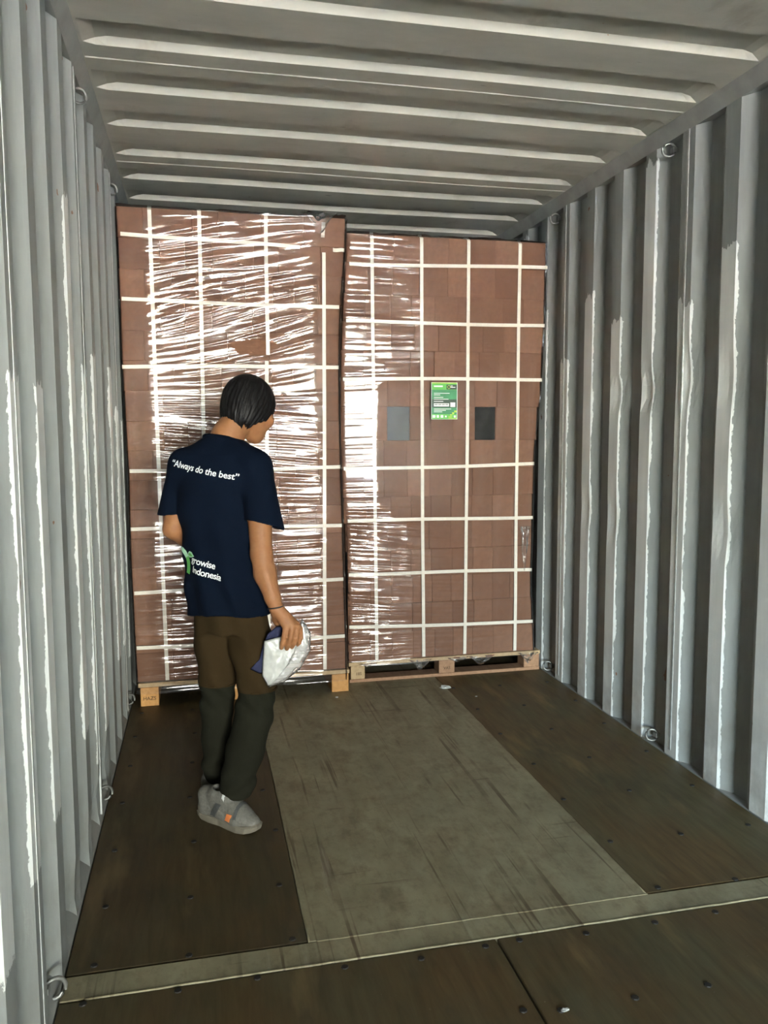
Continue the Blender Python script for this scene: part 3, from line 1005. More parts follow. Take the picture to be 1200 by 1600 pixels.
def stamp(body, x, y, z, size, parent):
    me = text_mesh('stamp', body, size, M['stamp'], 0.01)
    me.transform(Matrix.Translation((x, y, z)) @ Matrix.Rotation(math.pi / 2, 4, 'X'))
    me.materials.clear(); me.materials.append(M['stamp'])
    o = bpy.data.objects.new('stamp', me)
    COL.objects.link(o)
    o.parent = parent
    return o

pl = loadL
for i, (x0, x1) in enumerate(((-1.114, -1.023), (-0.652, -0.562), (-0.118, -0.026))):
    s_ = box('bearer', x0, x1, YL - 0.004, YL + 1.09, 0.0, 0.098, M['wood_orange'], pl, 0.002)
    if i == 0: stamp('HAZS', -1.069, YL - 0.0052, 0.040, 0.026, s_)
for k in range(7):
    y = YL - 0.002 + k * 0.163
    box('deck_board', -1.125, -0.02, y, y + 0.115, 0.0985, 0.1205, M['wood_pale'] if k == 0 else M['wood_brown'], pl, 0.002)
pr = loadR
for j, y in enumerate((YR, YR + 0.5, YR + 0.99)):
    box('bottom_board', 0.004, 1.148, y, y + 0.10, 0.0, 0.019, M['wood_brown'], pr, 0.002)
    for i, (x0, x1) in enumerate(((0.012, 0.092), (0.528, 0.622), (1.050, 1.146))):
        b_ = box('pallet_block', x0, x1, y + 0.001, y + 0.099, 0.0195, 0.0955, M['wood_pale'] if i == 0 else M['wood_brown'], pr, 0.002)
        if j == 0 and i == 0: stamp('18S', 0.056, YR - 0.0004, 0.050, 0.024, b_)
        if j == 0 and i == 1: stamp('VAS', 0.575, YR - 0.0004, 0.048, 0.024, b_)
for k in range(7):
    y = YR - 0.002 + k * 0.163
    box('deck_board', 0.0, 1.15, y, y + 0.115, 0.096, 0.1165, M['wood_pale'] if k == 0 else M['wood_brown'], pr, 0.002)

# ---- scraps on the floor
def scrap(name, x, y, r, seed, mat, label, cat):
    bm = bmesh.new()
    bmesh.ops.create_icosphere(bm, subdivisions=2, radius=r)
    rr = random.Random(seed)
    for v in bm.verts:
        f = rr.uniform(0.55, 1.15)
        v.co = Vector((v.co.x * f * 1.3, v.co.y * f, abs(v.co.z) * f * 0.55 if v.co.z > 0 else 0.0))
        v.co += Vector((x, y, 0.0025))
    o = bm_mesh(name, bm, mat)
    tag(o, label, cat)
    return o
scrap('film_scrap', 0.496, 4.160, 0.026, 1, M['bag'], 'crumpled scrap of clear film on the floor before the lower load', 'scrap')
scrap('film_scrap', -0.108, 4.140, 0.008, 2, M['bag'], 'tiny white scrap on the tunnel plate by the right bearer', 'scrap')
scrap('paper_scrap', 0.043, 1.697, 0.008, 3, M['bag'], 'tiny white scrap on the plywood nearest the viewer', 'scrap')
scrap('paper_scrap', 0.616, 3.981, 0.006, 4, M['bag'], 'tiny pale scrap on the right plywood board near the lower load', 'scrap')

# ================================================================== THE PERSON
# implicit solids meshed with surface nets: rounded cones and lofted ellipses melted together
class Vox:
    def __init__(s, lo, hi, h):
        s.lo = np.array(lo, np.float32); s.h = h
        s.n = np.ceil((np.array(hi) - np.array(lo)) / h).astype(int) + 1
        s.D = np.full(tuple(s.n), 0.08, np.float32)
    def sub(s, lo, hi, pad=0.035):
        a = np.clip(np.floor((np.array(lo) - pad - s.lo) / s.h).astype(int), 0, s.n - 1)
        b = np.clip(np.ceil((np.array(hi) + pad - s.lo) / s.h).astype(int) + 1, 1, s.n)
        sl = tuple(slice(i, j) for i, j in zip(a, b))
        ax = [s.lo[k] + s.h * np.arange(a[k], b[k], dtype=np.float32) for k in range(3)]
        return sl, ax[0][:, None, None], ax[1][None, :, None], ax[2][None, None, :]
    def all(s):
        return s.sub(s.lo, s.lo + s.h * s.n, 0)
    def blend(s, sl, d, k):
        A = s.D[sl]
        if k > 0:
            h = np.clip(0.5 + 0.5 * (A - d) / k, 0, 1)
            s.D[sl] = A * (1 - h) + d * h - k * h * (1 - h)
        else:
            s.D[sl] = np.minimum(A, d)
    def cone(s, a, b, ra, rb, k=0.012):
        a = np.array(a, np.float32); b = np.array(b, np.float32)
        m = max(ra, rb)
        sl, X, Y, Z = s.sub(np.minimum(a, b) - m, np.maximum(a, b) + m)
        ab = b - a; L2 = float(ab @ ab) + 1e-12
        t = np.clip(((X - a[0]) * ab[0] + (Y - a[1]) * ab[1] + (Z - a[2]) * ab[2]) / L2, 0, 1)
        d = np.sqrt((X - a[0] - t * ab[0]) ** 2 + (Y - a[1] - t * ab[1]) ** 2 + (Z - a[2] - t * ab[2]) ** 2) - (ra + (rb - ra) * t)
        s.blend(sl, d, k)
    def chain(s, pts, rads, k=0.012):
        for p, q, r, t in zip(pts, pts[1:], rads, rads[1:]):
            s.cone(p, q, r, t, k)
    def ell(s, c, ax, B, k=0.012, subtract=False):
        """ellipsoid, half axes ax along the columns of B"""
        c = np.array(c, np.float32); m = max(ax)
        sl, X, Y, Z = s.sub(c - m, c + m)
        P = [X - c[0], Y - c[1], Z - c[2]]
        q = [P[0] * B[0][i] + P[1] * B[1][i] + P[2] * B[2][i] for i in range(3)]
        k0 = np.sqrt(sum((q[i] / ax[i]) ** 2 for i in range(3))) + 1e-9
        k1 = np.sqrt(sum((q[i] / ax[i] ** 2) ** 2 for i in range(3))) + 1e-9
        d = k0 * (k0 - 1) / k1
        if subtract:
            A = s.D[sl]; h = np.clip(0.5 - 0.5 * (A + d) / max(k, 1e-5), 0, 1)
            s.D[sl] = A * (1 - h) + (-d) * h + max(k, 1e-5) * h * (1 - h)
        else:
            s.blend(sl, d, k)
    def loft(s, secs, yaw, k=0.012):
        """secs: (z, cx, cy, half width across, half depth); yaw of the section axes"""
        zs = [q[0] for q in secs]
        lo = np.array([min(q[1] - max(q[3], q[4]) for q in secs), min(q[2] - max(q[3], q[4]) for q in secs), zs[0]])
        hi = np.array([max(q[1] + max(q[3], q[4]) for q in secs), max(q[2] + max(q[3], q[4]) for q in secs), zs[-1]])
        sl, X, Y, Z = s.sub(lo, hi)
        z = Z.ravel()
        def spl(i):
            return np.interp(z, zs, [q[i] for q in secs]).astype(np.float32)[None, None, :]
        cx, cy, a, b = spl(1), spl(2), spl(3), spl(4)
        c_, s_ = math.cos(yaw), math.sin(yaw)
        u = (X - cx) * c_ - (Y - cy) * s_
        v = (X - cx) * s_ + (Y - cy) * c_
        k0 = np.sqrt((u / a) ** 2 + (v / b) ** 2) + 1e-9
        k1 = np.sqrt((u / a ** 2) ** 2 + (v / b ** 2) ** 2) + 1e-9
        d = k0 * (k0 - 1) / k1
        d = np.maximum(d, np.maximum(zs[0] - Z, Z - zs[-1]))
        s.blend(sl, d, k)
    def cut(s, n, p):
        """keep the side where (x-p).n < 0"""
        sl, X, Y, Z = s.all()
        d = (X - p[0]) * n[0] + (Y - p[1]) * n[1] + (Z - p[2]) * n[2]
        s.D = np.maximum(s.D, d)
    def net(s):
        D = s.D
        ins = D < 0
        nx, ny, nz = D.shape
        c = [ins[i:nx - 1 + i, j:ny - 1 + j, k:nz - 1 + k] for i in (0, 1) for j in (0, 1) for k in (0, 1)]
        anyc = np.zeros_like(c[0]); allc = np.ones_like(c[0])
        for q in c: anyc |= q; allc &= q
        act = anyc & ~allc
        idx = np.argwhere(act)
        ids = np.full(act.shape, -1, np.int64)
        ids[act] = np.arange(len(idx))
        val = np.stack([D[idx[:, 0] + i, idx[:, 1] + j, idx[:, 2] + k] for i in (0, 1) for j in (0, 1) for k in (0, 1)], 1)
        cor = np.array([(i, j, k) for i in (0, 1) for j in (0, 1) for k in (0, 1)], float)
        acc = np.zeros((len(idx), 3)); cnt = np.zeros(len(idx))
        for a in range(8):
            for b in range(a + 1, 8):
                if np.abs(cor[a] - cor[b]).sum() == 1:
                    va, vb = val[:, a], val[:, b]
                    m = (va < 0) != (vb < 0)
                    t = np.where(m, va / np.where(m, va - vb, 1), 0)
                    acc += m[:, None] * (cor[a] + (cor[b] - cor[a]) * t[:, None])
                    cnt += m
        V = (idx + acc / cnt[:, None]) * s.h + s.lo
        Fs = []
        for ax in range(3):
            o1, o2 = [(1, 2), (2, 0), (0, 1)][ax]
            s0 = [slice(None)] * 3; s1 = [slice(None)] * 3
            s0[ax] = slice(0, -1); s1[ax] = slice(1, None)
            A, B = ins[tuple(s0)], ins[tuple(s1)]
            e = np.argwhere(A != B)
            ok = (e[:, o1] > 0) & (e[:, o2] > 0) & (e[:, o1] < D.shape[o1] - 1) & (e[:, o2] < D.shape[o2] - 1)
            e = e[ok]
            u = np.zeros(3, int); u[o1] = 1
            w = np.zeros(3, int); w[o2] = 1
            q = [ids[tuple((e - d).T)] for d in (u + w, w, 0 * u, u)]
            q = np.stack(q, 1)
            flip = ~A[tuple(e.T)]
            q[flip] = q[flip][:, ::-1]
            Fs.append(q)
        return V, np.concatenate(Fs)

def relax(V, Fs, it=2, lam=0.5):
    E = np.concatenate([Fs[:, [0, 1]], Fs[:, [1, 2]], Fs[:, [2, 3]], Fs[:, [3, 0]]])
    E = np.concatenate([E, E[:, ::-1]])
    n = len(V)
    cnt = np.bincount(E[:, 0], minlength=n)[:, None]
    for _ in range(it):
        A = np.zeros_like(V)
        for k in range(3):
            A[:, k] = np.bincount(E[:, 0], weights=V[E[:, 1], k], minlength=n)
        V = V + lam * (A / np.maximum(cnt, 1) - V)
    return V

def np_mesh(name, V, Fs, mat, parent=None):
    me = bpy.data.meshes.new(name)
    me.vertices.add(len(V)); me.vertices.foreach_set('co', np.asarray(V, np.float32).ravel())
    n = len(Fs)
    me.loops.add(n * 4); me.loops.foreach_set('vertex_index', np.asarray(Fs, np.int32).ravel())
    me.polygons.add(n); me.polygons.foreach_set('loop_start', np.arange(0, 4 * n, 4, dtype=np.int32))
    me.update(calc_edges=True); me.validate()
    return link(name, me, mat, parent, True)

def basis(yaw, pitch=0.0, roll=0.0):
    """columns right, forward, up for somebody facing yaw radians clockwise from +y and nodding down by pitch"""
    f = np.array([math.sin(yaw) * math.cos(pitch), math.cos(yaw) * math.cos(pitch), -math.sin(pitch)])
    r = np.array([math.cos(yaw), -math.sin(yaw), 0.0])
    u = np.cross(r, f)
    r2 = r * math.cos(roll) + u * math.sin(roll); u2 = u * math.cos(roll) - r * math.sin(roll)
    return np.stack([r2, f, u2], 1)

PER = empty('person', (-0.72, 2.90, 0.0))
tag(PER, 'person in a navy printed t-shirt and brown-olive trousers, seen from behind, holding a plastic bag', 'person')

TY = math.radians(29)                 # the trunk is turned to the right, away from the viewer
B_T = basis(TY)
HB = basis(math.radians(46), math.radians(27), math.radians(6))
HC = np.array([-0.605, 3.005, 1.496])
def hp(x, y, z): return HC + HB @ np.array([x, y, z])

# joints (metres)
HO = np.array((-0.0045, -0.045, 0.011))
shR, elR, wrR = (-0.598, 2.842, 1.285), (-0.589, 2.785, 0.986), (-0.5445, 2.755, 0.801)
shL, elL, wrL = (-0.842, 2.962, 1.295), (-0.886, 2.985, 1.060), (-0.755, 3.105, 0.965)
hipR, knR, anR = (-0.628, 2.862, 0.800), (-0.607, 2.828, 0.490), (-0.692, 2.868, 0.105)
hipL, knL, anL = (-0.752, 2.930, 0.800), (-0.741, 2.940, 0.480), (-0.757, 3.050, 0.095)

# ---- body
v = Vox((-1.00, 2.66, 0.03), (-0.40, 3.22, 1.64), 0.0036)
v.loft([(0.72, -0.69, 2.895, .105, .080), (0.82, -0.69, 2.895, .110, .082), (1.0, -0.722, 2.90, .112, .082), (1.2, -0.735, 2.915, .125, .085), (1.32, -0.722, 2.93, .095, .065), (1.37, -0.71, 2.94, .05, .045)], TY, 0.02)
neck = [(-0.708, 2.940, 1.33), (-0.688, 2.955, 1.39), tuple(hp(0, -0.035, -0.055))]
v.chain(neck, [0.062, 0.053, 0.052], 0.025)
v.ell(hp(0, -0.005, 0.012), (0.073, 0.092, 0.092), HB, 0.01)
v.ell(hp(0, 0.038, -0.045), (0.056, 0.056, 0.062), HB, 0.03)      # face and jaw
v.ell(hp(0, 0.064, -0.092), (0.026, 0.024, 0.022), HB, 0.03)      # chin
v.cone(hp(0, 0.088, 0.010), hp(0, 0.108, -0.030), 0.008, 0.013, 0.014)   # nose
v.ell(hp(-0.012, 0.098, -0.036), (0.008, 0.009, 0.007), HB, 0.006)
v.ell(hp(0.012, 0.098, -0.036), (0.008, 0.009, 0.007), HB, 0.006)
v.cone(hp(-0.030, 0.083, 0.018), hp(0.030, 0.083, 0.018), 0.010, 0.010, 0.016)  # brow
v.cone(hp(-0.016, 0.089, -0.060), hp(0.016, 0.089, -0.060), 0.006, 0.006, 0.006)  # lips
v.cone(hp(-0.014, 0.087, -0.069), hp(0.014, 0.087, -0.069), 0.0065, 0.0065, 0.006)
for sx in (-1, 1):
    v.ell(hp(sx * 0.045, 0.062, -0.030), (0.022, 0.022, 0.022), HB, 0.02)   # cheek
    v.ell(hp(sx * 0.029, 0.098, 0.000), (0.013, 0.012, 0.009), HB, 0.008, True)  # eye socket
    v.ell(hp(sx * 0.075, -0.006, -0.012), (0.011, 0.020, 0.031), HB, 0.008)  # ear
# arms
v.chain([(-0.66, 2.885, 1.30), shR], [0.055, 0.050], 0.03)
v.chain([shR, (-0.590, 2.815, 1.12), elR], [0.050, 0.043, 0.037], 0.012)
v.chain([elR, (-0.578, 2.772, 0.918), (-0.555, 2.758, 0.836), wrR], [0.037, 0.0385, 0.0265, 0.0225], 0.012)
v.chain([(-0.79, 2.95, 1.30), shL], [0.055, 0.050], 0.03)
v.chain([shL, elL], [0.050, 0.036], 0.012)
v.chain([elL, (-0.845, 3.035, 1.025), wrL], [0.036, 0.036, 0.023], 0.012)
# left hand, resting closed in front of the belly
v.chain([wrL, (-0.712, 3.125, 0.95)], [0.024, 0.034], 0.012)
for i in range(4):
    a = np.array([-0.690, 3.115 + 0.004 * i, 0.978 - 0.019 * i])
    v.chain([a, a + (0.030, -0.004, -0.004), a + (0.034, -0.034, -0.006), a + (0.012, -0.044, -0.004)], [0.0095, 0.0092, 0.0086, 0.0078], 0.004)
v.chain([(-0.728, 3.105, 0.985), (-0.690, 3.085, 0.992), (-0.668, 3.068, 0.985)], [0.011, 0.010, 0.0085], 0.006)
# right hand: palm, thumb behind the bag, four fingers curled over its edge
kI, kM, kR, kP = [tuple(np.array(p) + HO) for p in ((-0.509, 2.776, 0.731), (-0.489, 2.772, 0.733), (-0.472, 2.777, 0.727), (-0.459, 2.786, 0.714))]
for kk, r in ((kI, 0.0145), (kM, 0.0150), (kR, 0.0140), (kP, 0.0125)):
    v.cone(wrR, kk, 0.019, r, 0.010)
FING = [(kI, (-0.517, 2.762, 0.697), (-0.523, 2.768, 0.673), (-0.526, 2.779, 0.655), 0.0094),
        (kM, (-0.496, 2.756, 0.695), (-0.503, 2.763, 0.670), (-0.508, 2.776, 0.652), 0.0096),
        (kR, (-0.477, 2.760, 0.692), (-0.484, 2.766, 0.671), (-0.490, 2.777, 0.656), 0.0090),
        (kP, (-0.460, 2.770, 0.688), (-0.465, 2.773, 0.672), (-0.471, 2.780, 0.661), 0.0080)]
for (a, b, c, d, r) in FING:
    b, c, d = [tuple(np.array(p) + HO) for p in (b, c, d)]
    v.chain([a, b, c, d], [r * 1.16, r * 1.04, r * 0.96, r * 0.84], 0.003)
v.chain([tuple(np.array(p) + HO) for p in ((-0.540, 2.806, 0.768), (-0.536, 2.838, 0.738), (-0.524, 2.850, 0.708), (-0.514, 2.848, 0.684))], [0.017, 0.0135, 0.0110, 0.0090], 0.008)
# legs inside the trousers and feet inside the shoes
v.chain([hipR, knR, (-0.655, 2.85, 0.27), anR], [0.055, 0.045, 0.044, 0.032], 0.02)
v.chain([hipL, knL, (-0.752, 3.0, 0.27), anL], [0.055, 0.044, 0.038, 0.032], 0.02)
v.chain([anR, (-0.700, 2.835, 0.055)], [0.032, 0.022], 0.01)
v.chain([anL, (-0.745, 3.125, 0.05)], [0.034, 0.024], 0.01)
V, Fs = v.net()
V = relax(V, Fs, 1, 0.4)
np_mesh('body', V, Fs, M['skin'], PER)
for sx in (-1, 1):
    bm = bmesh.new()
    bmesh.ops.create_uvsphere(bm, u_segments=10, v_segments=8, radius=0.0105)
    bmesh.ops.translate(bm, verts=bm.verts, vec=Vector(hp(sx * 0.029, 0.0835, 0.000)))
    bm_mesh('eye', bm, M['eye'], PER, True)

# ---- hair: a heavy cap with a fringe, cut ragged at the nape
v = Vox(HC - 0.15, HC + 0.15, 0.0030)
sl, X, Y, Z = v.all()
P = [X - HC[0], Y - HC[1], Z - HC[2]]
q = [P[0] * HB[0][i] + P[1] * HB[1][i] + P[2] * HB[2][i] for i in range(3)]
def ellf(c, ax):
    w = [(q[i] - c[i]) for i in range(3)]
    k0 = np.sqrt(sum((w[i] / ax[i]) ** 2 for i in range(3))) + 1e-9
    k1 = np.sqrt(sum((w[i] / ax[i] ** 2) ** 2 for i in range(3))) + 1e-9
    return k0 * (k0 - 1) / k1
d = ellf((0, -0.010, 0.014), (0.089, 0.106, 0.100))
d2 = ellf((0, -0.026, -0.042), (0.080, 0.076, 0.082))          # fuller back of the head
h = np.clip(0.5 + 0.5 * (d - d2) / 0.03, 0, 1)
d = d * (1 - h) + d2 * h - 0.03 * h * (1 - h)
ang = np.arctan2(q[0], q[1] + 0.01)
lock = 0.0010 * np.sin(ang * 23 + 2.2 * np.sin(q[2] * 45 + 2 * ang)) + 0.0011 * np.sin(ang * 47 + q[2] * 70 + 3 * np.sin(ang * 5))
d = d + lock * np.clip((0.09 - q[2]) / 0.06, 0.1, 1)
rag = 0.007 * np.sin(ang * 9.0 + 0.5) + 0.005 * np.sin(ang * 22.0 + 1.0) + 0.004 * np.sin(ang * 41.0)
# lower rim: fringe in front, over the ears at the sides, low at the nape
fwd = np.cos(ang)
rim = np.interp(fwd.ravel(), [-1.0, -0.55, -0.1, 0.25, 0.55, 0.8, 1.0], [-0.112, -0.108, -0.088, -0.062, -0.040, 0.006, 0.026]).reshape(fwd.shape)
d = np.maximum(d, (rim + rag - q[2]) * 0.8)
inner = ellf((0, -0.008, -0.008), (0.071, 0.090, 0.092))
d = np.maximum(d, -(inner + 0.004))
v.D = d.astype(np.float32)
V, Fs = v.net()
V = relax(V, Fs, 1, 0.4)
np_mesh('hair', V, Fs, M['hair'], PER)

# ---- t-shirt
SH_SECS = [(0.752, -0.692, 2.898, .156, .124), (0.80, -0.695, 2.898, .154, .121), (0.90, -0.710, 2.900, .144, .111), (1.00, -0.724, 2.902, .137, .102), (1.10, -0.733, 2.906, .139, .103),
           (1.20, -0.738, 2.912, .147, .106), (1.27, -0.735, 2.918, .149, .102), (1.325, -0.726, 2.926, .132, .086), (1.365, -0.714, 2.934, .092, .068), (1.395, -0.705, 2.942, .062, .056)]
v = Vox((-1.00, 2.68, 0.72), (-0.42, 3.14, 1.44), 0.0040)
v.loft(SH_SECS, TY, 0.02)
hR, hL = np.array([-0.572, 2.802, 1.083]), np.array([-0.884, 2.985, 1.118])
def plane(p, n): return (X - p[0]) * n[0] + (Y - p[1]) * n[1] + (Z - p[2]) * n[2]
def nrmz(a): a = np.array(a, float); return a / np.linalg.norm(a)
sl, X, Y, Z = v.all()
uu = (X + 0.72) * math.cos(TY) - (Y - 2.9) * math.sin(TY)
fold = 0.0065 * np.sin(uu * 58 + 2.2 * np.sin(Z * 7)) * np.clip((1.22 - Z) / 0.35, 0, 1)
fold = fold + 0.004 * np.sin((Z * 1.0 + uu * 1.4) * 48 + 2.0) * np.exp(-((uu - 0.12) / 0.07) ** 2) + 0.004 * np.sin((Z - uu * 0.9) * 44) * np.exp(-((uu + 0.12) / 0.07) ** 2)
fold = fold.astype(np.float32)
trunk = v.D + fold
hem = (0.766 + 0.008 * np.sin(uu * 16 + 0.8)) - Z
hollow = np.maximum(trunk + 0.009, Z - 0.82)
D = np.maximum(np.maximum(trunk, hem), -hollow)
def sleeve(chain1, chain2, hemp, nrm):
    w = Vox((-1.00, 2.68, 0.72), (-0.42, 3.14, 1.44), 0.0040)
    w.chain(*chain1, 0.045)
    w.chain(*chain2, 0.03)
    f = w.D + fold * 0.5
    pl_ = plane(hemp, nrm)
    g = np.maximum(f, pl_)
    return np.where(pl_ > -0.05, np.maximum(g, -(f + 0.008)), g)
for (c1, c2, hp_, nn) in (
        (([(-0.650, 2.880, 1.300), (-0.605, 2.850, 1.282)], [0.066, 0.060]), ([(-0.605, 2.850, 1.282), tuple(hR + (0, 0, -0.02))], [0.060, 0.066]), hR, nrmz((-0.30, -0.15, -1.0))),
        (([(-0.780, 2.945, 1.300), (-0.836, 2.962, 1.288)], [0.066, 0.057]), ([(-0.836, 2.962, 1.288), tuple(hL + (0, 0, -0.02))], [0.057, 0.060]), hL, nrmz((0.12, 0.05, -1.0)))):
    g = sleeve(c1, c2, hp_, nn)
    k = 0.028 * np.clip((Z - 1.13) / 0.12, 0.02, 1)
    h = np.clip(0.5 + 0.5 * (D - g) / k, 0, 1)
    D = D * (1 - h) + g * h - k * h * (1 - h)
nk = np.sqrt(((X + 0.702) / 1.12) ** 2 + (Y - 2.955) ** 2 + 0 * Z) - 0.060
ntop = 1.383 - 0.10 * (uu - 0.0) - 0.16 * ((X + 0.70) * math.sin(TY) + (Y - 2.94) * math.cos(TY)) - Z
D = np.maximum(D, -ntop)
D = np.where(Z > 1.335, np.maximum(D, -(nk)), D)
v.D = D.astype(np.float32)
V, Fs = v.net()
V = relax(V, Fs, 2, 0.5)
shirt = np_mesh('t_shirt', V, Fs, M['shirt'], PER)
bvh = BVHTree.FromPolygons([tuple(p) for p in V], [tuple(int(i) for i in f) for f in Fs])

BACK_O = np.array([-0.735, 2.912])
fw2 = np.array([math.sin(TY), math.cos(TY)]); rt2 = np.array([math.cos(TY), -math.sin(TY)])
def lay_on_back(me, name, cr, cz, tilt, mat, lift=0.0016, parent=None):
    """wrap flat artwork (x right, y up) round the back of the shirt"""
    bm = bmesh.new(); bm.from_mesh(me)
    bmesh.ops.triangulate(bm, faces=bm.faces[:])
    for _ in range(2):
        le = [e for e in bm.edges if e.calc_length() > 0.006]
        if le: bmesh.ops.subdivide_edges(bm, edges=le, cuts=1, use_grid_fill=False)
    bmesh.ops.triangulate(bm, faces=bm.faces[:])
    ct, st = math.cos(tilt), math.sin(tilt)
    for vv in bm.verts:
        x, y = vv.co.x * ct - vv.co.y * st, vv.co.x * st + vv.co.y * ct
        r, z = cr + x, cz + y
        o = BACK_O + rt2 * r - fw2 * 0.4
        hit = bvh.ray_cast(Vector((o[0], o[1], z)), Vector((fw2[0], fw2[1], 0)))
        if hit[0] is None:
            pt = BACK_O + rt2 * r
            vv.co = Vector((pt[0], pt[1], z))
        else:
            vv.co = hit[0] + hit[1].normalized() * lift if hit[1].dot(Vector((fw2[0], fw2[1], 0))) < 0 else hit[0] - Vector((fw2[0], fw2[1], 0)) * lift
    out = bpy.data.meshes.new(name)
    bm.to_mesh(out); bm.free()
    out.materials.clear(); out.materials.append(mat)
    o = bpy.data.objects.new(name, out)
    COL.objects.link(o)
    o.parent = parent
    return o
def poly_mesh(pts):
    bm = bmesh.new()
    bm.faces.new([bm.verts.new((x, y, 0)) for x, y in pts])
    me = bpy.data.meshes.new('art')
    bm.to_mesh(me); bm.free()
    return me
TX = math.radians(-11)
lay_on_back(text_mesh('slogan', '\u201cAlways do the best\u201d', 0.0305, M['print'], 0.016, 0.98), 'shirt_slogan', -0.004, 1.274, TX, M['print'], parent=shirt)
lay_on_back(text_mesh('words', 'growise', 0.033, M['print'], 0.012, 0.92), 'shirt_words', 0.000, 0.957, math.radians(-13), M['print'], parent=shirt)
lay_on_back(text_mesh('words', 'Indonesia', 0.033, M['print'], 0.012, 0.92), 'shirt_words', 0.013, 0.920, math.radians(-13), M['print'], parent=shirt)
# sprout emblem: stem that curls to the left, and a leaf to the right
def ribbon(c, w):
    Lp, Rp = [], []
    for i, (x, y) in enumerate(c):
        a = c[max(i - 1, 0)]; b = c[min(i + 1, len(c) - 1)]
        t = Vector((b[0] - a[0], b[1] - a[1])).normalized()
        Lp.append((x - t.y * w[i], y + t.x * w[i])); Rp.append((x + t.y * w[i], y - t.x * w[i]))
    return Lp + Rp[::-1]
lay_on_back(poly_mesh(ribbon([(0.004, -0.040), (0.007, -0.020), (0.007, 0.0), (0.002, 0.020)], [0.0105, 0.0125, 0.0125, 0.012])), 'emblem_stem', -0.080, 0.952, 0.0, M['green'], parent=shirt)
lay_on_back(poly_mesh(ribbon([(0.002, 0.018), (-0.008, 0.033), (-0.022, 0.042), (-0.036, 0.045)], [0.012, 0.0115, 0.010, 0.005])), 'emblem_leaf', -0.080, 0.952, 0.0, M['green_l'], parent=shirt)
lay_on_back(poly_mesh([(0.008, 0.024), (0.012, 0.036), (0.022, 0.043), (0.034, 0.040), (0.046, 0.026), (0.032, 0.021), (0.018, 0.019)]), 'emblem_leaf', -0.080, 0.952, 0.0, M['green_l'], parent=shirt)
lay_on_back(poly_mesh([(0.013, 0.028), (0.020, 0.036), (0.028, 0.036), (0.040, 0.027), (0.028, 0.025)]), 'emblem_leaf_shade', -0.080, 0.952, 0.0, M['green'], 0.0024, parent=shirt)
# ribbed collar
P = []
for k in range(28):
    th = 2 * math.pi * k / 28
    x, y = -0.702 + 0.0675 * math.cos(th), 2.953 + 0.061 * math.sin(th)
    u_ = (x + 0.72) * math.cos(TY) - (y - 2.9) * math.sin(TY)
    P.append((x, y, 1.374 - 0.10 * u_ - 0.20 * ((x + 0.70) * math.sin(TY) + (y - 2.94) * math.cos(TY))))
col_ = tube('collar', P, 0.0085, M['shirt'], None, 8, True, 1.5)
col_.parent = shirt

# ---- trousers
v = Vox((-0.90, 2.70, 0.03), (-0.46, 3.18, 0.90), 0.0042)
v.loft([(0.70, -0.690, 2.895, .122, .098), (0.76, -0.690, 2.896, .126, .098), (0.82, -0.694, 2.898, .120, .092), (0.86, -0.698, 2.90, .11, .085)], TY, 0.02)
v.chain([(-0.646, 2.872, 0.74), (-0.622, 2.851, 0.64), (-0.608, 2.836, 0.52), (-0.622, 2.838, 0.40), (-0.655, 2.850, 0.27), (-0.683, 2.862, 0.155), (-0.692, 2.868, 0.085)], [0.072, 0.077, 0.066, 0.066, 0.066, 0.060, 0.054], 0.02)
v.chain([(-0.745, 2.925, 0.74), (-0.748, 2.931, 0.64), (-0.742, 2.938, 0.52), (-0.748, 2.965, 0.40), (-0.752, 3.000, 0.27), (-0.757, 3.035, 0.150), (-0.758, 3.052, 0.08)], [0.072, 0.075, 0.066, 0.058, 0.053, 0.047, 0.044], 0.02)
sl, X, Y, Z = v.all()
fold = 0.004 * np.sin((Z * 1.0 + X * 1.2) * 70) * np.exp(-((Z - 0.46) / 0.07) ** 2) + 0.004 * np.sin((Z - X * 0.7) * 85) * np.exp(-((Z - 0.15) / 0.06) ** 2) + 0.0035 * np.sin(X * 75 + Z * 22) * np.clip((Z - 0.5) / 0.2, 0, 1)
v.D = v.D + fold.astype(np.float32)
outer = v.D.copy()
sideR = (X - (-0.722)) * 0.86 - (Y - 2.955) * 0.5        # >0 on the right leg at the hems
hemz = np.where(sideR > 0, 0.098, 0.082)
D = np.maximum(outer, hemz - Z)
D = np.where(Z < hemz + 0.045, np.maximum(D, -(outer + 0.009)), D)
v.D = D.astype(np.float32)
V, Fs = v.net()
V = relax(V, Fs, 2, 0.5)
zc = V[Fs].mean(1)[:, 2]
xc = V[Fs].mean(1)[:, 0]
def pick(V, Fs, m):
    f = Fs[m]
    ids, inv = np.unique(f.ravel(), return_inverse=True)
    return V[ids], inv.reshape(f.shape)
Vu, Fu = pick(V, Fs, zc > 0.498)
tro = np_mesh('trousers', Vu, Fu, M['trouser'], PER)
cxm = V[Fs].mean(1)
isR = ((cxm[:, 0] + 0.675) * 0.9 - (cxm[:, 1] - 2.89) * 0.42) > (0.0 - 0.04 * np.clip((0.45 - zc) / 0.35, 0, 1))
for m in (isR, ~isR):
    Vl, Fl = pick(V, Fs, (zc <= 0.498) & m)
    o = np_mesh('lower_trouser_leg', Vl, Fl, M['trouser_low'], None)
    o.parent = tro
    o['label'] = 'grey-green zip-off lower leg'
# raised seam above each zip-off leg
for (cx, cy, r) in ((-0.607, 2.836, 0.0675), (-0.7415, 2.939, 0.0675)):
    P = [(cx + r * math.cos(t), cy + r * math.sin(t), 0.499) for t in [2 * math.pi * k / 24 for k in range(24)]]
    o = tube('leg_seam', P, 0.0035, M['trouser'], None, 6, True); o.parent = tro

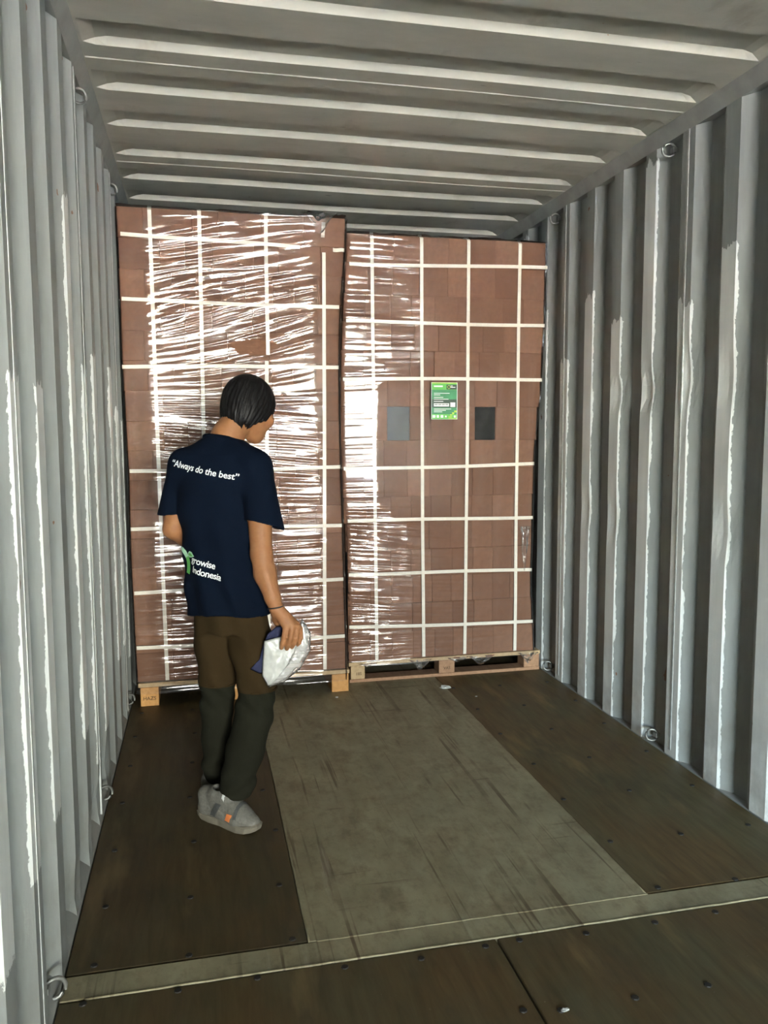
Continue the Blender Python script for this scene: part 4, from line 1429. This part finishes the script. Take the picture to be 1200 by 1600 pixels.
# ---- bracelet
wd = nrmz(np.array(wrR) - np.array((-0.555, 2.758, 0.836)))
e1 = nrmz(np.cross(wd, (0, 1, 0))); e2 = np.cross(wd, e1)
c0 = np.array(wrR) - wd * 0.004
tube('bracelet', [tuple(c0 + e1 * 0.0255 * math.cos(t) + e2 * 0.0255 * math.sin(t) + wd * 0.004 * math.cos(t)) for t in [2 * math.pi * k / 20 for k in range(20)]], 0.0028, M['bracelet'], PER, 6, True)

# ---- shoes
def shoe(heel, toe, tag_lab, accents):
    heel = np.array([*heel, 0.0]); toe = np.array([*toe, 0.0])
    Ld = np.linalg.norm(toe - heel)
    d_ = (toe - heel) / Ld
    s_ = np.array([d_[1], -d_[0], 0.0])
    root = empty('shoe', tuple(0.5 * (heel + toe)))
    root.parent = PER
    root.matrix_parent_inverse = Matrix.Translation(-PER.location)
    root['label'] = tag_lab
    def pt(x, y, z): return heel + d_ * x + s_ * y + np.array([0, 0, z])
    lo = np.minimum(heel, toe) - np.array([0.09, 0.09, 0.0]); hi = np.maximum(heel, toe) + np.array([0.09, 0.09, 0.17])
    def outline(n=40, g=0.0):
        pts = []
        tab = [(0.0, 0.022), (0.02, 0.032), (0.06, 0.036), (0.11, 0.034), (0.16, 0.041), (0.20, 0.045), (0.235, 0.041), (0.258, 0.028), (0.268, 0.010)]
        xs = [Ld * t[0] / 0.27 for t in tab]
        up = [(x, w + g) for x, (_, w) in zip(xs, tab)]
        return up + [(x, -w) for x, w in up[::-1]]
    ol = outline()
    V, Fs = [], []
    n = len(ol)
    lay = [(0.0, 0.94), (0.006, 1.0), (0.022, 1.03), (0.027, 0.97)]
    for (z, sc) in lay:
        for (x, y) in ol:
            xx = Ld / 2 + (x - Ld / 2) * sc
            rise = 0.010 * max(0, (x / Ld - 0.75) / 0.25) ** 2 + 0.004 * max(0, (0.1 - x / Ld) / 0.1)
            V.append(pt(xx, y * sc, z + rise))
    for j in range(len(lay) - 1):
        for i in range(n):
            Fs.append((j * n + i, j * n + (i + 1) % n, (j + 1) * n + (i + 1) % n, (j + 1) * n + i))
    Fs.append(tuple(range(n))[::-1]); Fs.append(tuple((len(lay) - 1) * n + i for i in range(n)))
    def sub(o):
        o.parent = root
        o.matrix_parent_inverse = Matrix.Translation(-root.location)
        return o
    sub(mesh('sole', V, Fs, M['shoe_sole']))
    v = Vox(lo, hi, 0.0030)
    ch = [(0.030, 0, 0.040, 0.030), (0.032, 0, 0.080, 0.030), (0.075, 0, 0.098, 0.031)]
    v.chain([pt(0.030, 0, 0.040), pt(0.030, 0, 0.088)], [0.031, 0.031], 0.01)
    v.chain([pt(0.030, 0, 0.086), pt(0.085, 0, 0.098), pt(0.130, 0, 0.100)], [0.031, 0.034, 0.032], 0.015)
    v.chain([pt(0.04, 0, 0.042), pt(0.12, 0, 0.050), pt(0.19, 0, 0.037), pt(Ld - 0.036, 0.0, 0.030)], [0.036, 0.038, 0.042, 0.032], 0.02)
    v.chain([pt(0.125, 0, 0.095), pt(0.17, 0, 0.066), pt(0.21, 0, 0.045)], [0.030, 0.029, 0.026], 0.02)
    v.chain([pt(0.130, 0, 0.110), pt(0.140, 0, 0.130)], [0.022, 0.015], 0.008)
    v.cut((0, 0, -1), (0, 0, 0.022))
    v.ell(pt(0.095, 0, 0.142), (0.030, 0.024, 0.040), np.stack([d_, s_, np.array([0, 0, 1.0])], 1), 0.005, True)
    V, Fs = v.net()
    V = relax(V, Fs, 1, 0.5)
    up = sub(np_mesh('upper', V, Fs, M['shoe']))
    C = V[Fs].mean(1)
    lx = (C - heel) @ d_; ly = (C - heel) @ s_; lz = C[:, 2]
    nr = np.cross(V[Fs[:, 2]] - V[Fs[:, 0]], V[Fs[:, 3]] - V[Fs[:, 1]])
    nr /= np.linalg.norm(nr, axis=1)[:, None] + 1e-9
    for (nm, fn, mt) in accents:
        m = fn(lx / Ld, ly, lz)
        if m.sum() < 4: continue
        f = Fs[m]
        ids, inv = np.unique(f.ravel(), return_inverse=True)
        NV = np.zeros((len(ids), 3))
        for c in range(4): np.add.at(NV, inv.reshape(f.shape)[:, c], nr[m])
        NV /= np.linalg.norm(NV, axis=1)[:, None] + 1e-9
        sub(np_mesh(nm, V[ids] + NV * 0.0014, inv.reshape(f.shape), mt))
    # laces
    for k in range(4):
        x = 0.160 + 0.016 * k
        z = 0.108 - 0.013 * k
        sub(tube('lace', [pt(x, -0.020, z - 0.006), pt(x + 0.003, -0.008, z + 0.002), pt(x + 0.003, 0.008, z + 0.002), pt(x, 0.020, z - 0.006)], 0.0028, M['shoe_pale'], None, 5))
    return root
acc = [('orange_accent', lambda x, y, z: (np.abs(x - 0.62 - (z - 0.05) * 1.5) < 0.045) & (y > 0.012) & (z > 0.034) & (z < 0.062), M['orange']),
       ('dark_panel', lambda x, y, z: (np.abs(x - 0.36 - (z - 0.05) * 2.0) < 0.05) & (y > 0.01) & (z > 0.034) & (z < 0.085), M['shoe_dark']),
       ('dark_panel', lambda x, y, z: (np.abs(x - 0.72) < 0.022) & (z > 0.05), M['shoe_dark']),
       ('reflective_stripe', lambda x, y, z: (np.abs(x - 0.50) < 0.018) & (np.abs(y) < 0.034) & (z > 0.06), M['shoe_pale']),
       ('heel_patch', lambda x, y, z: (x < 0.10) & (z > 0.03) & (z < 0.055), M['shoe_sole'])]
shoe((-0.812, 2.945), (-0.617, 2.752), 'grey trainer with an orange mark, turned toward the viewer', acc)
shoe((-0.785, 3.015), (-0.735, 3.262), 'grey trainer farther from the viewer', acc[1:])

# ---- what the right hand holds
def pillow(name, ctr, boundary, normal_y, thick, mat, seed, rings=12, crumple=0.006, parent=None, bulge=0.0):
    """a puffed sheet with an outline in the x-z plane, real thickness along y"""
    bd = []
    boundary = [(x + HO[0], z + HO[2]) for x, z in boundary]; ctr = (ctr[0] + HO[0], ctr[1] + HO[2])
    for (p, q_) in zip(boundary, boundary[1:] + boundary[:1]):
        for t in np.linspace(0, 1, 8, endpoint=False):
            bd.append((p[0] + (q_[0] - p[0]) * t, p[1] + (q_[1] - p[1]) * t))
    n = len(bd)
    V, Fs = [], []
    def vert(i, s, sg):
        x = ctr[0] + (bd[i][0] - ctr[0]) * s; z = ctr[1] + (bd[i][1] - ctr[1]) * s
        h_ = thick * math.sqrt(max(0.0, 1 - s ** 2.2))
        cr_ = crumple * float(vnoise(x * 34 + seed, z * 34, seed)) + crumple * 0.6 * abs(float(vnoise(x * 70, z * 52 + x * 40, seed + 1)))
        y = normal_y(x, z) - sg * h_ + cr_ * (1 - 0.5 * s) - (bulge * s * s if sg > 0 else -bulge * 0)
        return (x, y, z)
    for sg in (1, -1):
        base = len(V)
        V.append(vert(0, 0.0, sg))
        for r in range(1, rings + (1 if sg > 0 else 0)):
            for i in range(n): V.append(vert(i, r / rings, sg))
        if sg > 0: front = base
        else: backb = base
    def idx(sg, r, i):
        i %= n
        if r == 0: return front if sg > 0 else backb
        if r == rings: return front + 1 + (rings - 1) * n + i
        return (front if sg > 0 else backb) + 1 + (r - 1) * n + i
    for sg in (1, -1):
        for r in range(rings):
            for i in range(n):
                f = [idx(sg, r, i), idx(sg, r + 1, i), idx(sg, r + 1, i + 1)] + ([idx(sg, r, i + 1)] if r else [])
                Fs.append(f if sg > 0 else f[::-1])
    return mesh(name, V, Fs, mat, parent, True)
bagE = empty('plastic_bag', (-0.51, 2.765, 0.53))
tag(bagE, 'crumpled white and clear plastic bag held in the right hand', 'bag')
bag_o = [(-0.583, 0.679), (-0.590, 0.600), (-0.592, 0.556), (-0.575, 0.519), (-0.545, 0.528), (-0.505, 0.548), (-0.466, 0.586), (-0.443, 0.625), (-0.432, 0.660), (-0.435, 0.705), (-0.452, 0.742), (-0.470, 0.716), (-0.505, 0.695), (-0.545, 0.688)]
pillow('bag_body', (-0.515, 0.630), bag_o, lambda x, z: 2.744 - 0.04 * (x + 0.51), 0.012, M['bag'], 5, 14, 0.008, bagE)
clear_o = [(-0.575, 0.512), (-0.520, 0.527), (-0.462, 0.574), (-0.424, 0.640), (-0.423, 0.700), (-0.452, 0.752), (-0.470, 0.705), (-0.485, 0.640), (-0.520, 0.575)]
pillow('clear_sleeve', (-0.466, 0.640), clear_o, lambda x, z: 2.744 - 0.04 * (x + 0.51), 0.018, M['clear'], 8, 12, 0.007, bagE)
nv = pillow('navy_cloth', (-0.560, 0.640), [(-0.512, 0.724), (-0.500, 0.690), (-0.520, 0.600), (-0.560, 0.560), (-0.600, 0.560), (-0.632, 0.578), (-0.600, 0.610), (-0.586, 0.660), (-0.570, 0.700), (-0.540, 0.722)], lambda x, z: 2.765 + 0.15 * max(0.0, x + 0.56), 0.003, M['navy'], 9, 10, 0.004)
tag(nv, 'folded navy cloth held behind the plastic bag, against the thigh', 'cloth')
